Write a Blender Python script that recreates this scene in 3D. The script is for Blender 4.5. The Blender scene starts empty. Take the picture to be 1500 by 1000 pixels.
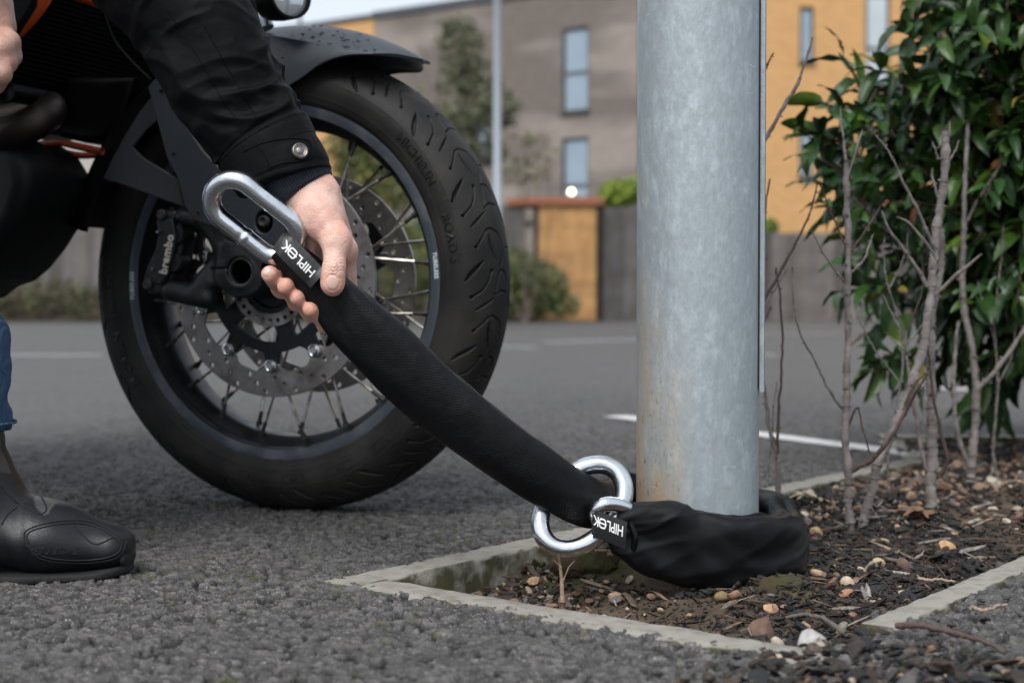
import bpy, math, random
import numpy as np
from mathutils import Vector, Matrix
from mathutils.bvhtree import BVHTree
R = math.radians
C = bpy.context.scene.collection
S = bpy.context.scene
rng = np.random.default_rng(7); random.seed(7)

# ------------------------------------------------------------------ camera
CH = 0.293; FPX = 2083.333; PITCH = math.atan(53.0/FPX)
cd = bpy.data.cameras.new('camera'); cam = bpy.data.objects.new('camera', cd); C.objects.link(cam)
cam.location = (0, 0, CH); cam.rotation_euler = (math.pi/2-PITCH, 0, 0)
cd.sensor_width = 36; cd.lens = 50; cd.clip_start = 0.02; cd.clip_end = 2000
cd.dof.use_dof = True; cd.dof.focus_distance = 1.50; cd.dof.aperture_fstop = 5.0; cd.dof.aperture_blades = 9
S.camera = cam
# ------------------------------------------------------------------ light
SUN_EL, SUN_AZ = R(52), R(205)       # soft bright patch of an overcast sky, up and behind the camera's left
w = bpy.data.worlds.new('World'); S.world = w; w.use_nodes = True
nt = w.node_tree; nt.nodes.clear()
sky = nt.nodes.new('ShaderNodeTexSky'); sky.sky_type = 'NISHITA'; sky.sun_disc = False
sky.sun_elevation = SUN_EL; sky.sun_rotation = SUN_AZ; sky.dust_density = 4.0; sky.air_density = 1.0; sky.ozone_density = 1.0
hs = nt.nodes.new('ShaderNodeHueSaturation'); hs.inputs['Saturation'].default_value = 0.28
bg = nt.nodes.new('ShaderNodeBackground'); bg.inputs['Strength'].default_value = 0.10
wo = nt.nodes.new('ShaderNodeOutputWorld')
mxs = nt.nodes.new('ShaderNodeMix'); mxs.data_type = 'RGBA'; mxs.inputs['Factor'].default_value = .60; mxs.inputs['B'].default_value = (6.35, 7.1, 8.1, 1)   # even cloud layer over the sky
nt.links.new(sky.outputs[0], hs.inputs['Color']); nt.links.new(hs.outputs[0], mxs.inputs['A']); nt.links.new(mxs.outputs['Result'], bg.inputs[0]); nt.links.new(bg.outputs[0], wo.inputs[0])
sd = bpy.data.lights.new('sun', 'SUN'); sun = bpy.data.objects.new('sun', sd); C.objects.link(sun)
sd.energy = 1.7; sd.angle = R(28); sd.color = (1, .985, .965)
sdir = Vector((math.sin(SUN_AZ)*math.cos(SUN_EL), math.cos(SUN_AZ)*math.cos(SUN_EL), math.sin(SUN_EL)))
sun.rotation_euler = sdir.to_track_quat('Z', 'Y').to_euler()
S.view_settings.view_transform = 'Standard'; S.view_settings.look = 'None'
S.view_settings.exposure = 0.68; S.view_settings.gamma = 1; S.view_settings.use_curve_mapping = False
S.render.engine = 'CYCLES'; S.cycles.use_denoising = True; S.cycles.max_bounces = 8

# ------------------------------------------------------------------ helpers
cp, sp = math.cos(PITCH), math.sin(PITCH)
def ray(px, py):
    a = (px-750)/FPX; b = (500-py)/FPX
    return np.array([a, cp+b*sp, -sp+b*cp])
def P(px, py, Y):
    "world point at pixel (1500x1000) and world depth Y"
    d = ray(px, py); return np.array([0, 0, CH]) + d*(Y/d[1])
def G(px, py, z=0.0):
    d = ray(px, py); return np.array([0, 0, CH]) + d*((z-CH)/d[2])

def hash3(i, j, k, s=0):
    h = (i.astype(np.int64)*374761393 + j.astype(np.int64)*668265263 + k.astype(np.int64)*2147483647 + s*974634777) & 0xffffffff
    h = ((h ^ (h >> 13))*1274126177) & 0xffffffff
    h = ((h ^ (h >> 16))*2246822519) & 0xffffffff
    return ((h ^ (h >> 15)) & 0xffff)/65535.0
def vnoise(p, scale=1.0, s=0):
    "value noise -1..1 at Nx3 points"
    q = p*scale; i = np.floor(q).astype(np.int64); f = q-i; f = f*f*(3-2*f); r = 0
    for a in (0, 1):
        for b in (0, 1):
            for c in (0, 1):
                wgt = (f[..., 0] if a else 1-f[..., 0])*(f[..., 1] if b else 1-f[..., 1])*(f[..., 2] if c else 1-f[..., 2])
                r = r + wgt*hash3(i[..., 0]+a, i[..., 1]+b, i[..., 2]+c, s)
    return r*2-1
def fbm(p, scale, oct=3, s=0):
    r = 0; a = 1; t = 0
    for o in range(oct):
        r = r + a*vnoise(p, scale*2**o, s+o); t += a; a *= .5
    return r/t
def worley(x, y, cell, s=0):
    "2D cellular: F1, F2-F1, random of nearest"
    qx, qy = x/cell, y/cell; ix, iy = np.floor(qx), np.floor(qy)
    f1 = np.full(x.shape, 9.); f2 = np.full(x.shape, 9.); rid = np.zeros(x.shape)
    z = np.zeros(x.shape, np.int64)
    for a in (-1, 0, 1):
        for b in (-1, 0, 1):
            cx, cy = (ix+a).astype(np.int64), (iy+b).astype(np.int64)
            hx = hash3(cx, cy, z, s); hy = hash3(cx, cy, z+1, s); hr = hash3(cx, cy, z+2, s)
            d = np.hypot(cx+hx-qx, cy+hy-qy)
            m = d < f1
            f2 = np.where(m, f1, np.minimum(f2, d)); rid = np.where(m, hr, rid); f1 = np.where(m, d, f1)
    return f1, f2-f1, rid
def sstep(a, b, x):
    t = np.clip((x-a)/(b-a), 0, 1); return t*t*(3-2*t)

# ---- objects
INV = {}     # object name -> inverse world matrix of its top-level thing
def link(o, parent=None):
    C.objects.link(o)
    if parent is not None: o.parent = parent; INV[o.name] = INV.get(parent.name, Matrix.Identity(4))
    return o
def tag(o, label=None, cat=None, group=None, kind=None):
    if label: o['label'] = label
    if cat: o['category'] = cat
    if group: o['group'] = group
    if kind: o['kind'] = kind
    return o
def empty(name, loc, rz=0, **k):
    o = bpy.data.objects.new(name, None); o.location = Vector(loc); o.rotation_euler = (0, 0, rz); C.objects.link(o)
    o.empty_display_size = .05
    INV[o.name] = (Matrix.Translation(Vector(loc)) @ Matrix.Rotation(rz, 4, 'Z')).inverted()
    return tag(o, **k)
def tolocal(V, parent):
    M = np.array(INV.get(parent.name, Matrix.Identity(4)))
    return V @ M[:3, :3].T + M[:3, 3]
def mesh(name, V, F, mats, parent=None, world=True, smooth=True, mi=None, uv=None, tint=None, base=None, sharp=None):
    """link ONE mesh object. world: V is in world space and is moved into the parent's space; base: own origin"""
    V = np.asarray(V, float)
    if parent is not None and world: V = tolocal(V, parent)
    if base is not None: V = V-np.asarray(base)
    me = bpy.data.meshes.new(name)
    F = F.tolist() if isinstance(F, np.ndarray) else F
    me.from_pydata(V.tolist(), [], F)
    if not isinstance(mats, (list, tuple)): mats = [mats]
    for m in mats: me.materials.append(m)
    if mi is not None: me.polygons.foreach_set('material_index', np.asarray(mi, np.int32))
    me.polygons.foreach_set('use_smooth', np.full(len(me.polygons), smooth))
    if uv is not None:
        l = me.uv_layers.new(name='UVMap'); li = np.empty(len(me.loops), np.int32); me.loops.foreach_get('vertex_index', li)
        l.data.foreach_set('uv', np.asarray(uv, np.float32)[li].ravel())
    if tint is not None:
        a = me.color_attributes.new('tint', 'FLOAT_COLOR', 'POINT'); t = np.ones((len(V), 4), np.float32); t[:, :3] = tint
        a.data.foreach_set('color', t.ravel())
    me.update()
    if sharp: me.set_sharp_from_angle(angle=R(sharp))
    o = bpy.data.objects.new(name, me)
    if base is not None:
        o.location = Vector(base); INV[name] = Matrix.Translation(Vector(base)).inverted()
    link(o, parent)
    if base is not None: INV[o.name] = Matrix.Translation(Vector(base)).inverted()
    return o
class MB:
    "collects shapes into one mesh"
    def __init__(s): s.V = []; s.F = []; s.M = []; s.T = []; s.n = 0
    def add(s, V, F, m=0, t=None, M=None):
        V = np.asarray(V, float)
        if M is not None: A = np.array(M); V = V @ A[:3, :3].T + A[:3, 3]
        s.V.append(V); F = F.tolist() if isinstance(F, np.ndarray) else F
        s.F += [[i+s.n for i in f] for f in F]; s.M += [m]*len(F); s.n += len(V)
        s.T.append(np.tile(np.array(t if t is not None else (1, 1, 1), float), (len(V), 1))); return s
    def box(s, c, sz, m=0, M=None, bev=0.0, t=None):
        x, y, z = [v/2 for v in sz]; c = np.asarray(c, float)
        if bev <= 0:
            V = np.array([(a*x, b*y, d*z) for a in (-1, 1) for b in (-1, 1) for d in (-1, 1)])+c
            F = [(0,1,3,2),(4,6,7,5),(0,4,5,1),(2,3,7,6),(0,2,6,4),(1,5,7,3)]
        else:
            V = []; F = []; e = bev; ii = {}
            for a in (-1, 1):
                for b in (-1, 1):
                    for d in (-1, 1):
                        ii[a, b, d] = len(V); V += [(a*x, b*(y-e), d*(z-e)), (a*(x-e), b*y, d*(z-e)), (a*(x-e), b*(y-e), d*z)]
            def g(a, b, d, k): return ii[a, b, d]+k
            for a in (-1, 1): f = [g(a,-1,-1,0), g(a,1,-1,0), g(a,1,1,0), g(a,-1,1,0)]; F.append(f if a > 0 else f[::-1])
            for b in (-1, 1): f = [g(-1,b,-1,1), g(1,b,-1,1), g(1,b,1,1), g(-1,b,1,1)]; F.append(f[::-1] if b > 0 else f)
            for d in (-1, 1): f = [g(-1,-1,d,2), g(1,-1,d,2), g(1,1,d,2), g(-1,1,d,2)]; F.append(f if d > 0 else f[::-1])
            for a in (-1, 1):
                for b in (-1, 1): f = [g(a,b,-1,0), g(a,b,-1,1), g(a,b,1,1), g(a,b,1,0)]; F.append(f if a*b > 0 else f[::-1])
                for d in (-1, 1): f = [g(a,-1,d,0), g(a,1,d,0), g(a,1,d,2), g(a,-1,d,2)]; F.append(f if a*d > 0 else f[::-1])
            for b in (-1, 1):
                for d in (-1, 1): f = [g(-1,b,d,1), g(-1,b,d,2), g(1,b,d,2), g(1,b,d,1)]; F.append(f if b*d > 0 else f[::-1])
            for a in (-1, 1):
                for b in (-1, 1):
                    for d in (-1, 1): f = [g(a,b,d,0), g(a,b,d,1), g(a,b,d,2)]; F.append(f if a*b*d > 0 else f[::-1])
            V = np.array(V)+c
        return s.add(V, F, m, t, M)
    def tube(s, pts, r, seg=10, m=0, t=None, M=None, caps=True):
        V, F = tube(pts, r, seg, caps); return s.add(V, F, m, t, M)
    def build(s, name, mats, parent=None, world=True, smooth=True, base=None, sharp=None, tint=False):
        return mesh(name, np.vstack(s.V), s.F, mats, parent, world, smooth, s.M, base=base, sharp=sharp, tint=np.vstack(s.T) if tint else None)

def cr(pts, n):
    "Catmull-Rom resample of control rows to n rows, evenly in chord parameter"
    p = np.asarray(pts, float); d = np.r_[0, np.cumsum(np.maximum(np.linalg.norm(np.diff(p[:, :3] if p.shape[1] > 3 else p, axis=0), axis=1), 1e-6))]
    t = np.linspace(0, d[-1], n); i = np.clip(np.searchsorted(d, t, side='right')-1, 0, len(p)-2)
    m = np.zeros_like(p); m[1:-1] = (p[2:]-p[:-2])/(d[2:]-d[:-2])[:, None]; m[0] = (p[1]-p[0])/(d[1]-d[0]); m[-1] = (p[-1]-p[-2])/(d[-1]-d[-2])
    h = (d[i+1]-d[i])[:, None]; u = ((t-d[i])/h[:, 0])[:, None]
    return (2*u**3-3*u**2+1)*p[i]+(u**3-2*u**2+u)*h*m[i]+(-2*u**3+3*u**2)*p[i+1]+(u**3-u**2)*h*m[i+1]
def frames(p, up=None):
    t = np.gradient(p, axis=0); t /= np.linalg.norm(t, axis=1)[:, None]+1e-12
    n = np.zeros_like(t)
    a = np.array(up if up is not None else ((0, 0, 1) if abs(t[0, 2]) < .9 else (1, 0, 0)), float)
    for i in range(len(p)):
        if i: a = n[i-1]
        v = a-t[i]*np.dot(a, t[i]); n[i] = v/(np.linalg.norm(v)+1e-12)
    return t, n, np.cross(t, n)
def gridfaces(n, m, cm=True, cn=False, off=0):
    i = np.arange(n if cn else n-1)[:, None]; j = np.arange(m if cm else m-1)[None, :]
    a = i*m+j; b = ((i+1) % n)*m+j; c = ((i+1) % n)*m+(j+1) % m; d = i*m+(j+1) % m
    return np.stack([a, d, c, b], -1).reshape(-1, 4)+off
def tube(pts, r, seg=10, caps=True, closed=False):
    p = np.asarray(pts, float); r = np.broadcast_to(np.asarray(r, float), (len(p),))
    if closed:
        q = np.vstack([p[-1:], p, p[:1]]); t, n, b = frames(q); t, n, b = t[1:-1], n[1:-1], b[1:-1]
    else: t, n, b = frames(p)
    a = np.linspace(0, 2*np.pi, seg, endpoint=False)
    V = (p[:, None]+r[:, None, None]*(np.cos(a)[None, :, None]*n[:, None]+np.sin(a)[None, :, None]*b[:, None])).reshape(-1, 3)
    F = gridfaces(len(p), seg, True, closed).tolist()
    if caps and not closed: F += [list(range(seg)), list(range((len(p)-1)*seg, len(p)*seg))[::-1]]
    return V, F
def sweep(p, wdir, hw, ht, seg=48, ex=2.4, disp=None):
    "flattened tube; wdir = wide direction; returns V, F, uv in metres"
    t = np.gradient(p, axis=0); t /= np.linalg.norm(t, axis=1)[:, None]
    wv = wdir-t*(wdir*t).sum(1)[:, None]; wv /= np.linalg.norm(wv, axis=1)[:, None]; nv = np.cross(t, wv)
    a = np.linspace(0, 2*np.pi, seg, endpoint=False); ca, sa = np.cos(a), np.sin(a)
    exv = np.broadcast_to(np.asarray(ex, float), (len(p),))[:, None]; k = (np.abs(ca)[None]**exv+np.abs(sa)[None]**exv)**(-1/exv); cx, cy = ca[None]*k, sa[None]*k
    s = np.r_[0, np.cumsum(np.linalg.norm(np.diff(p, axis=0), axis=1))]
    V = p[:, None]+hw[:, None, None]*cx[:, :, None]*wv[:, None]+ht[:, None, None]*cy[:, :, None]*nv[:, None]
    N = ca[None, :, None]*wv[:, None]/hw[:, None, None]+sa[None, :, None]*nv[:, None]/ht[:, None, None]; N /= np.linalg.norm(N, axis=2)[..., None]
    if disp is not None: V = V+N*disp(s[:, None]+0*a[None], a[None]+0*s[:, None], V)[..., None]
    cx0, cy0 = cx[0], cy[0]; per = np.r_[0, np.cumsum(np.hypot(np.diff(np.r_[cx0, cx0[0]])*.034, np.diff(np.r_[cy0, cy0[0]])*.016))][:-1]
    uv = np.stack([s[:, None]+0*a[None], per[None]+0*s[:, None]], -1).reshape(-1, 2)
    F = gridfaces(len(p), seg).tolist()+[list(range(seg)), list(range((len(p)-1)*seg, len(p)*seg))[::-1]]
    return V.reshape(-1, 3), F, uv
def revolve(prof, n, c=(0, 0, 0), axis='y', closed=False, a0=0, a1=2*math.pi):
    "prof rows (y, r) round the y axis through c"
    prof = np.asarray(prof, float); full = abs(a1-a0-2*math.pi) < 1e-6
    a = np.linspace(a0, a1, n, endpoint=not full)
    V = np.stack([prof[None, :, 1]*np.cos(a)[:, None], prof[None, :, 0]+0*a[:, None], prof[None, :, 1]*np.sin(a)[:, None]], -1)
    if axis == 'z': V = V[..., [0, 2, 1]]; F = gridfaces(n, len(prof), closed, full)[:, ::-1]
    else: F = gridfaces(n, len(prof), closed, full)
    return V.reshape(-1, 3)+np.array(c), F
def plate(contours, thick, bevel=0, res=2):
    "filled outlines (holes by even-odd) -> V, F in the xy plane, thickness along z"
    cu = bpy.data.curves.new('outline', 'CURVE'); cu.dimensions = '2D'; cu.fill_mode = 'BOTH'; cu.extrude = max(thick/2-bevel, 1e-5); cu.bevel_depth = bevel; cu.bevel_resolution = res; cu.offset = -bevel
    for c in contours:
        sp_ = cu.splines.new('POLY'); sp_.points.add(len(c)-1)
        for q, pt in zip(sp_.points, c): q.co = (pt[0], pt[1], 0, 1)
        sp_.use_cyclic_u = True
    return curve_mesh(cu)
def curve_mesh(cu):
    o = bpy.data.objects.new('tmp', cu); C.objects.link(o); dg = bpy.context.evaluated_depsgraph_get()
    me = bpy.data.meshes.new_from_object(o.evaluated_get(dg))
    V = np.empty(len(me.vertices)*3); me.vertices.foreach_get('co', V); F = [list(p.vertices) for p in me.polygons]
    bpy.data.objects.remove(o); bpy.data.curves.remove(cu); bpy.data.meshes.remove(me)
    return V.reshape(-1, 3), F
def text(body, size, ext=.0005, shear=0, bold=0.0, spacing=1.0):
    cu = bpy.data.curves.new('lettering', 'FONT'); cu.body = body; cu.size = size; cu.extrude = ext; cu.shear = shear; cu.offset = bold; cu.space_character = spacing
    cu.align_x = 'CENTER'; cu.align_y = 'CENTER'; cu.resolution_u = 3
    return curve_mesh(cu)
def circ(x, y, r, n=24, rev=False):
    a = np.linspace(0, 2*np.pi, n, endpoint=False); a = a[::-1] if rev else a
    return [(x+r*math.cos(t), y+r*math.sin(t)) for t in a]
# ---- signed distance modelling
def vec(*a): return np.array(a, float)
def cap(Q, a, b, ra, rb=None):
    rb = ra if rb is None else rb; a = np.asarray(a, float); b = np.asarray(b, float); ab = b-a
    t = np.clip(((Q-a)@ab)/np.dot(ab, ab), 0, 1)
    return np.linalg.norm(Q-(a+t[..., None]*ab), axis=-1)-(ra+(rb-ra)*t)
def ell(Q, c, r, M=None):
    q = Q-np.asarray(c)
    if M is not None: q = q@np.asarray(M)
    r = np.asarray(r, float); k0 = np.linalg.norm(q/r, axis=-1); k1 = np.linalg.norm(q/(r*r), axis=-1)
    return k0*(k0-1)/(k1+1e-9)
def rbox(Q, c, h, rad, M=None):
    q = Q-np.asarray(c)
    if M is not None: q = q@np.asarray(M)
    q = np.abs(q)-(np.asarray(h)-rad)
    return np.linalg.norm(np.maximum(q, 0), axis=-1)+np.minimum(q.max(-1), 0)-rad
def smin(a, b, k):
    h = np.maximum(k-np.abs(a-b), 0)/k; return np.minimum(a, b)-h*h*k*.25
def smax(a, b, k): return -smin(-a, -b, k)
def nets(f, lo, hi, res):
    "surface nets of f(Q) over a box"
    lo = np.asarray(lo, float); hi = np.asarray(hi, float); n = np.ceil((hi-lo)/res).astype(int)+1
    ax = [lo[i]+res*np.arange(n[i]) for i in range(3)]
    val = np.empty(n, np.float32)
    for i in range(0, n[0], 16):
        g = np.stack(np.meshgrid(ax[0][i:i+16], ax[1], ax[2], indexing='ij'), -1); val[i:i+16] = f(g)
    ins = val < 0
    c = [val[a:n[0]-1+a, b:n[1]-1+b, d:n[2]-1+d] for a in (0, 1) for b in (0, 1) for d in (0, 1)]
    cnt = sum((x < 0).astype(np.int8) for x in c); act = (cnt > 0) & (cnt < 8)
    idx = np.full(act.shape, -1, np.int64); ijk = np.argwhere(act); idx[act] = np.arange(len(ijk))
    cv = np.stack([x[act] for x in c], -1)
    off = np.array([(a, b, d) for a in (0, 1) for b in (0, 1) for d in (0, 1)], float)
    acc = np.zeros((len(ijk), 3)); num = np.zeros(len(ijk))
    for i in range(8):
        for j in range(i+1, 8):
            if np.abs(off[i]-off[j]).sum() == 1:
                m = (cv[:, i] < 0) != (cv[:, j] < 0); t = np.where(m, cv[:, i]/(cv[:, i]-cv[:, j]+1e-20), 0)
                acc += np.where(m[:, None], off[i]+t[:, None]*(off[j]-off[i]), 0); num += m
    V = lo+res*(ijk+acc/num[:, None])
    Fs = []
    for a in range(3):
        b, d = (a+1) % 3, (a+2) % 3
        s0 = [slice(1, -1)]*3; s0[a] = slice(0, n[a]-1); s1 = list(s0); s1[a] = slice(1, n[a])
        A, B = ins[tuple(s0)], ins[tuple(s1)]; e = np.argwhere(A != B); flip = A[A != B]
        e = e+np.array([0 if k == a else 1 for k in range(3)])
        def g(db, dd):
            q = e.copy(); q[:, b] += db; q[:, d] += dd; return idx[q[:, 0], q[:, 1], q[:, 2]]
        q = np.stack([g(-1, -1), g(0, -1), g(0, 0), g(-1, 0)], -1)
        q[~flip] = q[~flip][:, ::-1]; Fs.append(q)
    return V, np.vstack(Fs)

# ---- materials
def mk(name, col, rough=.5, metal=0.0, col2=None, nscale=8, ndetail=4, ncontrast=(.35, .65), bump=None, tint=False, rvar=0, spec=.5, coat=0, emit=None, sheen=0, coord='Object', sss=0, trans=0):
    m = bpy.data.materials.new(name); m.use_nodes = True; n = m.node_tree.nodes; l = m.node_tree.links
    b = n['Principled BSDF']; b.inputs['Base Color'].default_value = (*col, 1); b.inputs['Roughness'].default_value = rough; b.inputs['Metallic'].default_value = metal
    b.inputs['Specular IOR Level'].default_value = spec; b.inputs['Coat Weight'].default_value = coat; b.inputs['Sheen Weight'].default_value = sheen
    if trans: b.inputs['Transmission Weight'].default_value = trans
    if sss: b.inputs['Subsurface Weight'].default_value = sss; b.inputs['Subsurface Radius'].default_value = (.012, .005, .003); b.inputs['Subsurface Scale'].default_value = .35
    if emit: b.inputs['Emission Color'].default_value = (*emit[0], 1); b.inputs['Emission Strength'].default_value = emit[1]
    tc = n.new('ShaderNodeTexCoord'); out = tc.outputs[coord]; last = None
    if col2 is not None:
        no = n.new('ShaderNodeTexNoise'); no.inputs['Scale'].default_value = nscale; no.inputs['Detail'].default_value = ndetail; l.new(out, no.inputs['Vector'])
        rp = n.new('ShaderNodeMapRange'); rp.inputs['From Min'].default_value = ncontrast[0]; rp.inputs['From Max'].default_value = ncontrast[1]; l.new(no.outputs['Fac'], rp.inputs['Value'])
        mx = n.new('ShaderNodeMix'); mx.data_type = 'RGBA'; mx.inputs['A'].default_value = (*col, 1); mx.inputs['B'].default_value = (*col2, 1); l.new(rp.outputs[0], mx.inputs['Factor'])
        last = mx.outputs['Result']
        if rvar:
            r2 = n.new('ShaderNodeMapRange'); r2.inputs['From Min'].default_value = ncontrast[0]; r2.inputs['From Max'].default_value = ncontrast[1]
            r2.inputs['To Min'].default_value = rough; r2.inputs['To Max'].default_value = rough+rvar; l.new(no.outputs['Fac'], r2.inputs['Value']); l.new(r2.outputs[0], b.inputs['Roughness'])
    if tint:
        at = n.new('ShaderNodeAttribute'); at.attribute_name = 'tint'
        mm = n.new('ShaderNodeMix'); mm.data_type = 'RGBA'; mm.blend_type = 'MULTIPLY'; mm.inputs['Factor'].default_value = 1
        if last is not None: l.new(last, mm.inputs['A'])
        else: mm.inputs['A'].default_value = (*col, 1)
        l.new(at.outputs['Color'], mm.inputs['B']); last = mm.outputs['Result']
    if last is not None: l.new(last, b.inputs['Base Color'])
    if bump:     # list of (kind, scale, distance)
        prev = None
        for kind, sc, dist in bump:
            if kind == 'noise':
                t = n.new('ShaderNodeTexNoise'); t.inputs['Scale'].default_value = sc; t.inputs['Detail'].default_value = 5; o = t.outputs['Fac']
            elif kind == 'voronoi':
                t = n.new('ShaderNodeTexVoronoi'); t.inputs['Scale'].default_value = sc; o = t.outputs['Distance']
            elif kind == 'weave':
                sx = n.new('ShaderNodeSeparateXYZ'); uvn = n.new('ShaderNodeUVMap'); l.new(uvn.outputs[0], sx.inputs[0]); t = None
                def osc(sock, k, ph):
                    a = n.new('ShaderNodeMath'); a.operation = 'MULTIPLY_ADD'; a.inputs[1].default_value = k; a.inputs[2].default_value = ph; l.new(sock, a.inputs[0])
                    c_ = n.new('ShaderNodeMath'); c_.operation = 'SINE'; l.new(a.outputs[0], c_.inputs[0]); return c_.outputs[0]
                mu = n.new('ShaderNodeMath'); mu.operation = 'MULTIPLY'; l.new(osc(sx.outputs[0], sc, 0), mu.inputs[0]); l.new(osc(sx.outputs[1], sc, 0), mu.inputs[1]); o = mu.outputs[0]
            elif kind in ('ribx', 'riby', 'ribz'):
                sx = n.new('ShaderNodeSeparateXYZ'); l.new(out, sx.inputs[0]); t = None
                a = n.new('ShaderNodeMath'); a.operation = 'MULTIPLY'; a.inputs[1].default_value = sc; l.new(sx.outputs['xyz'.index(kind[3])], a.inputs[0])
                c_ = n.new('ShaderNodeMath'); c_.operation = 'SINE'; l.new(a.outputs[0], c_.inputs[0]); o = c_.outputs[0]
            if t is not None: l.new(out, t.inputs['Vector'])
            bp = n.new('ShaderNodeBump'); bp.inputs['Distance'].default_value = dist; bp.inputs['Strength'].default_value = 1; l.new(o, bp.inputs['Height'])
            if prev is not None: l.new(prev, bp.inputs['Normal'])
            prev = bp.outputs[0]
        l.new(prev, b.inputs['Normal'])
    return m
# ================================================================== SETTING
u_ = vec(.618, .786); n_ = vec(.786, -.618)             # along and across the planting strip
K0 = G(470, 857)[:2]                                      # its near left corner (outer)
def bed(s, c): q = K0+u_*s+n_*c; return q                # s along, c across
BW = 0.572                                               # outer width
KW = 0.048
def bedcoord(x, y): return (x-K0[0])*u_[0]+(y-K0[1])*u_[1], (x-K0[0])*n_[0]+(y-K0[1])*n_[1]
PJ = G(1352, 676)[:2]; PA = G(1300, 645)[:2]; PB = vec(1.74, 2.98); PR = bed(2.4, BW); SJ = float((PJ-K0)@u_)
PC = bed(0, BW)
BED = np.array([K0, bed(SJ, 0), PA, PB, PC])
def inpoly(x, y, poly):
    r = np.zeros(x.shape, bool); n = len(poly)
    for i in range(n):
        (x0, y0), (x1, y1) = poly[i], poly[(i+1) % n]
        if y0 == y1: continue
        r ^= ((y0 > y) != (y1 > y)) & (x < (x1-x0)*(y-y0)/(y1-y0)+x0)
    return r
# --- asphalt: one sheet to the horizon, real relief close to the camera
def asphalt_height(x, y):
    z0 = np.zeros(x.shape); p3 = np.stack([x, y, z0], -1)
    wx = x+.0045*vnoise(p3, 130, 5); wy = y+.0045*vnoise(p3, 130, 6)
    f1, e, r = worley(wx, wy, .0082); g1, g, r2 = worley(wx, wy, .0040, 4)
    hl = sstep(.42, .60, .5+.5*fbm(p3, 75, 2, 19)); plat = (.55+.45*sstep(.0, .16, e))*(1-.85*hl*(r < .5)); st = plat*(.86+.14*(1-f1**2))
    pit = sstep(.25, .6, fbm(p3, 60, 2, 9))
    h = .0066*(st*(.62+.45*r)-.45)+.0028*(.5-g1)*plat-.0030*pit*(1-plat)+.0006*vnoise(p3, 900, 3)
    h += .0012*fbm(p3, 12, 2, 8)
    global VOID; VOID = np.clip(1-sstep(.15, .95, plat), 0, 1); VOID = np.stack([VOID, r], -1)
    return h
rows = 1/np.linspace(1/.86, 1/16., 1060); gx = np.arange(-.86, 1.0, .0019)
far_y = np.geomspace(16.5, 600, 40); near_y = np.r_[-40, -10, -3, -1, 0, .4, .7, .8, .84]
ys = np.r_[near_y, rows, far_y]
ext = np.geomspace(.004, 400, 70)
xs = np.r_[(-.86-np.cumsum(ext))[::-1], gx, 1.0+np.cumsum(ext)]
X, Y = np.meshgrid(xs, ys, indexing='ij')
fade = (1-sstep(2.6, 6, Y))*(1-sstep(.95, 1.3, np.abs(X-.07)))*sstep(.8, .86, Y)
s_, c_ = bedcoord(X, Y)
Z = asphalt_height(X, Y)*fade
edge = (np.exp(-np.abs(c_-.0)/.03)*(s_ > -.05)*(s_ < 3)+np.exp(-np.abs(s_)/.03)*(c_ > 0)*(c_ < BW)+np.exp(-np.abs(c_-BW)/.03)*(s_ > 0)*(s_ < 3))
Z += .003*fade*np.clip(edge, 0, 1)*(vnoise(np.stack([X, Y, 0*X], -1), 110, 2)+.4)
ntx, nty = X.shape
F = gridfaces(ntx, nty, False)
cx = X.ravel()[F].mean(1); cy = Y.ravel()[F].mean(1)
wob = .009*vnoise(np.stack([cx, cy, 0*cx], -1), 90, 12)+.006*vnoise(np.stack([cx, cy, 0*cx], -1), 240, 13)
s1, c1 = bedcoord(cx, cy)
hole = ((s1 > .012+wob) & (c1 > .007+wob*.6) & (c1 < BW-.012-wob*.9) | (s1 > SJ)) & inpoly(cx, cy, BED)
F = F[~hole][:, ::-1]
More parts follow.
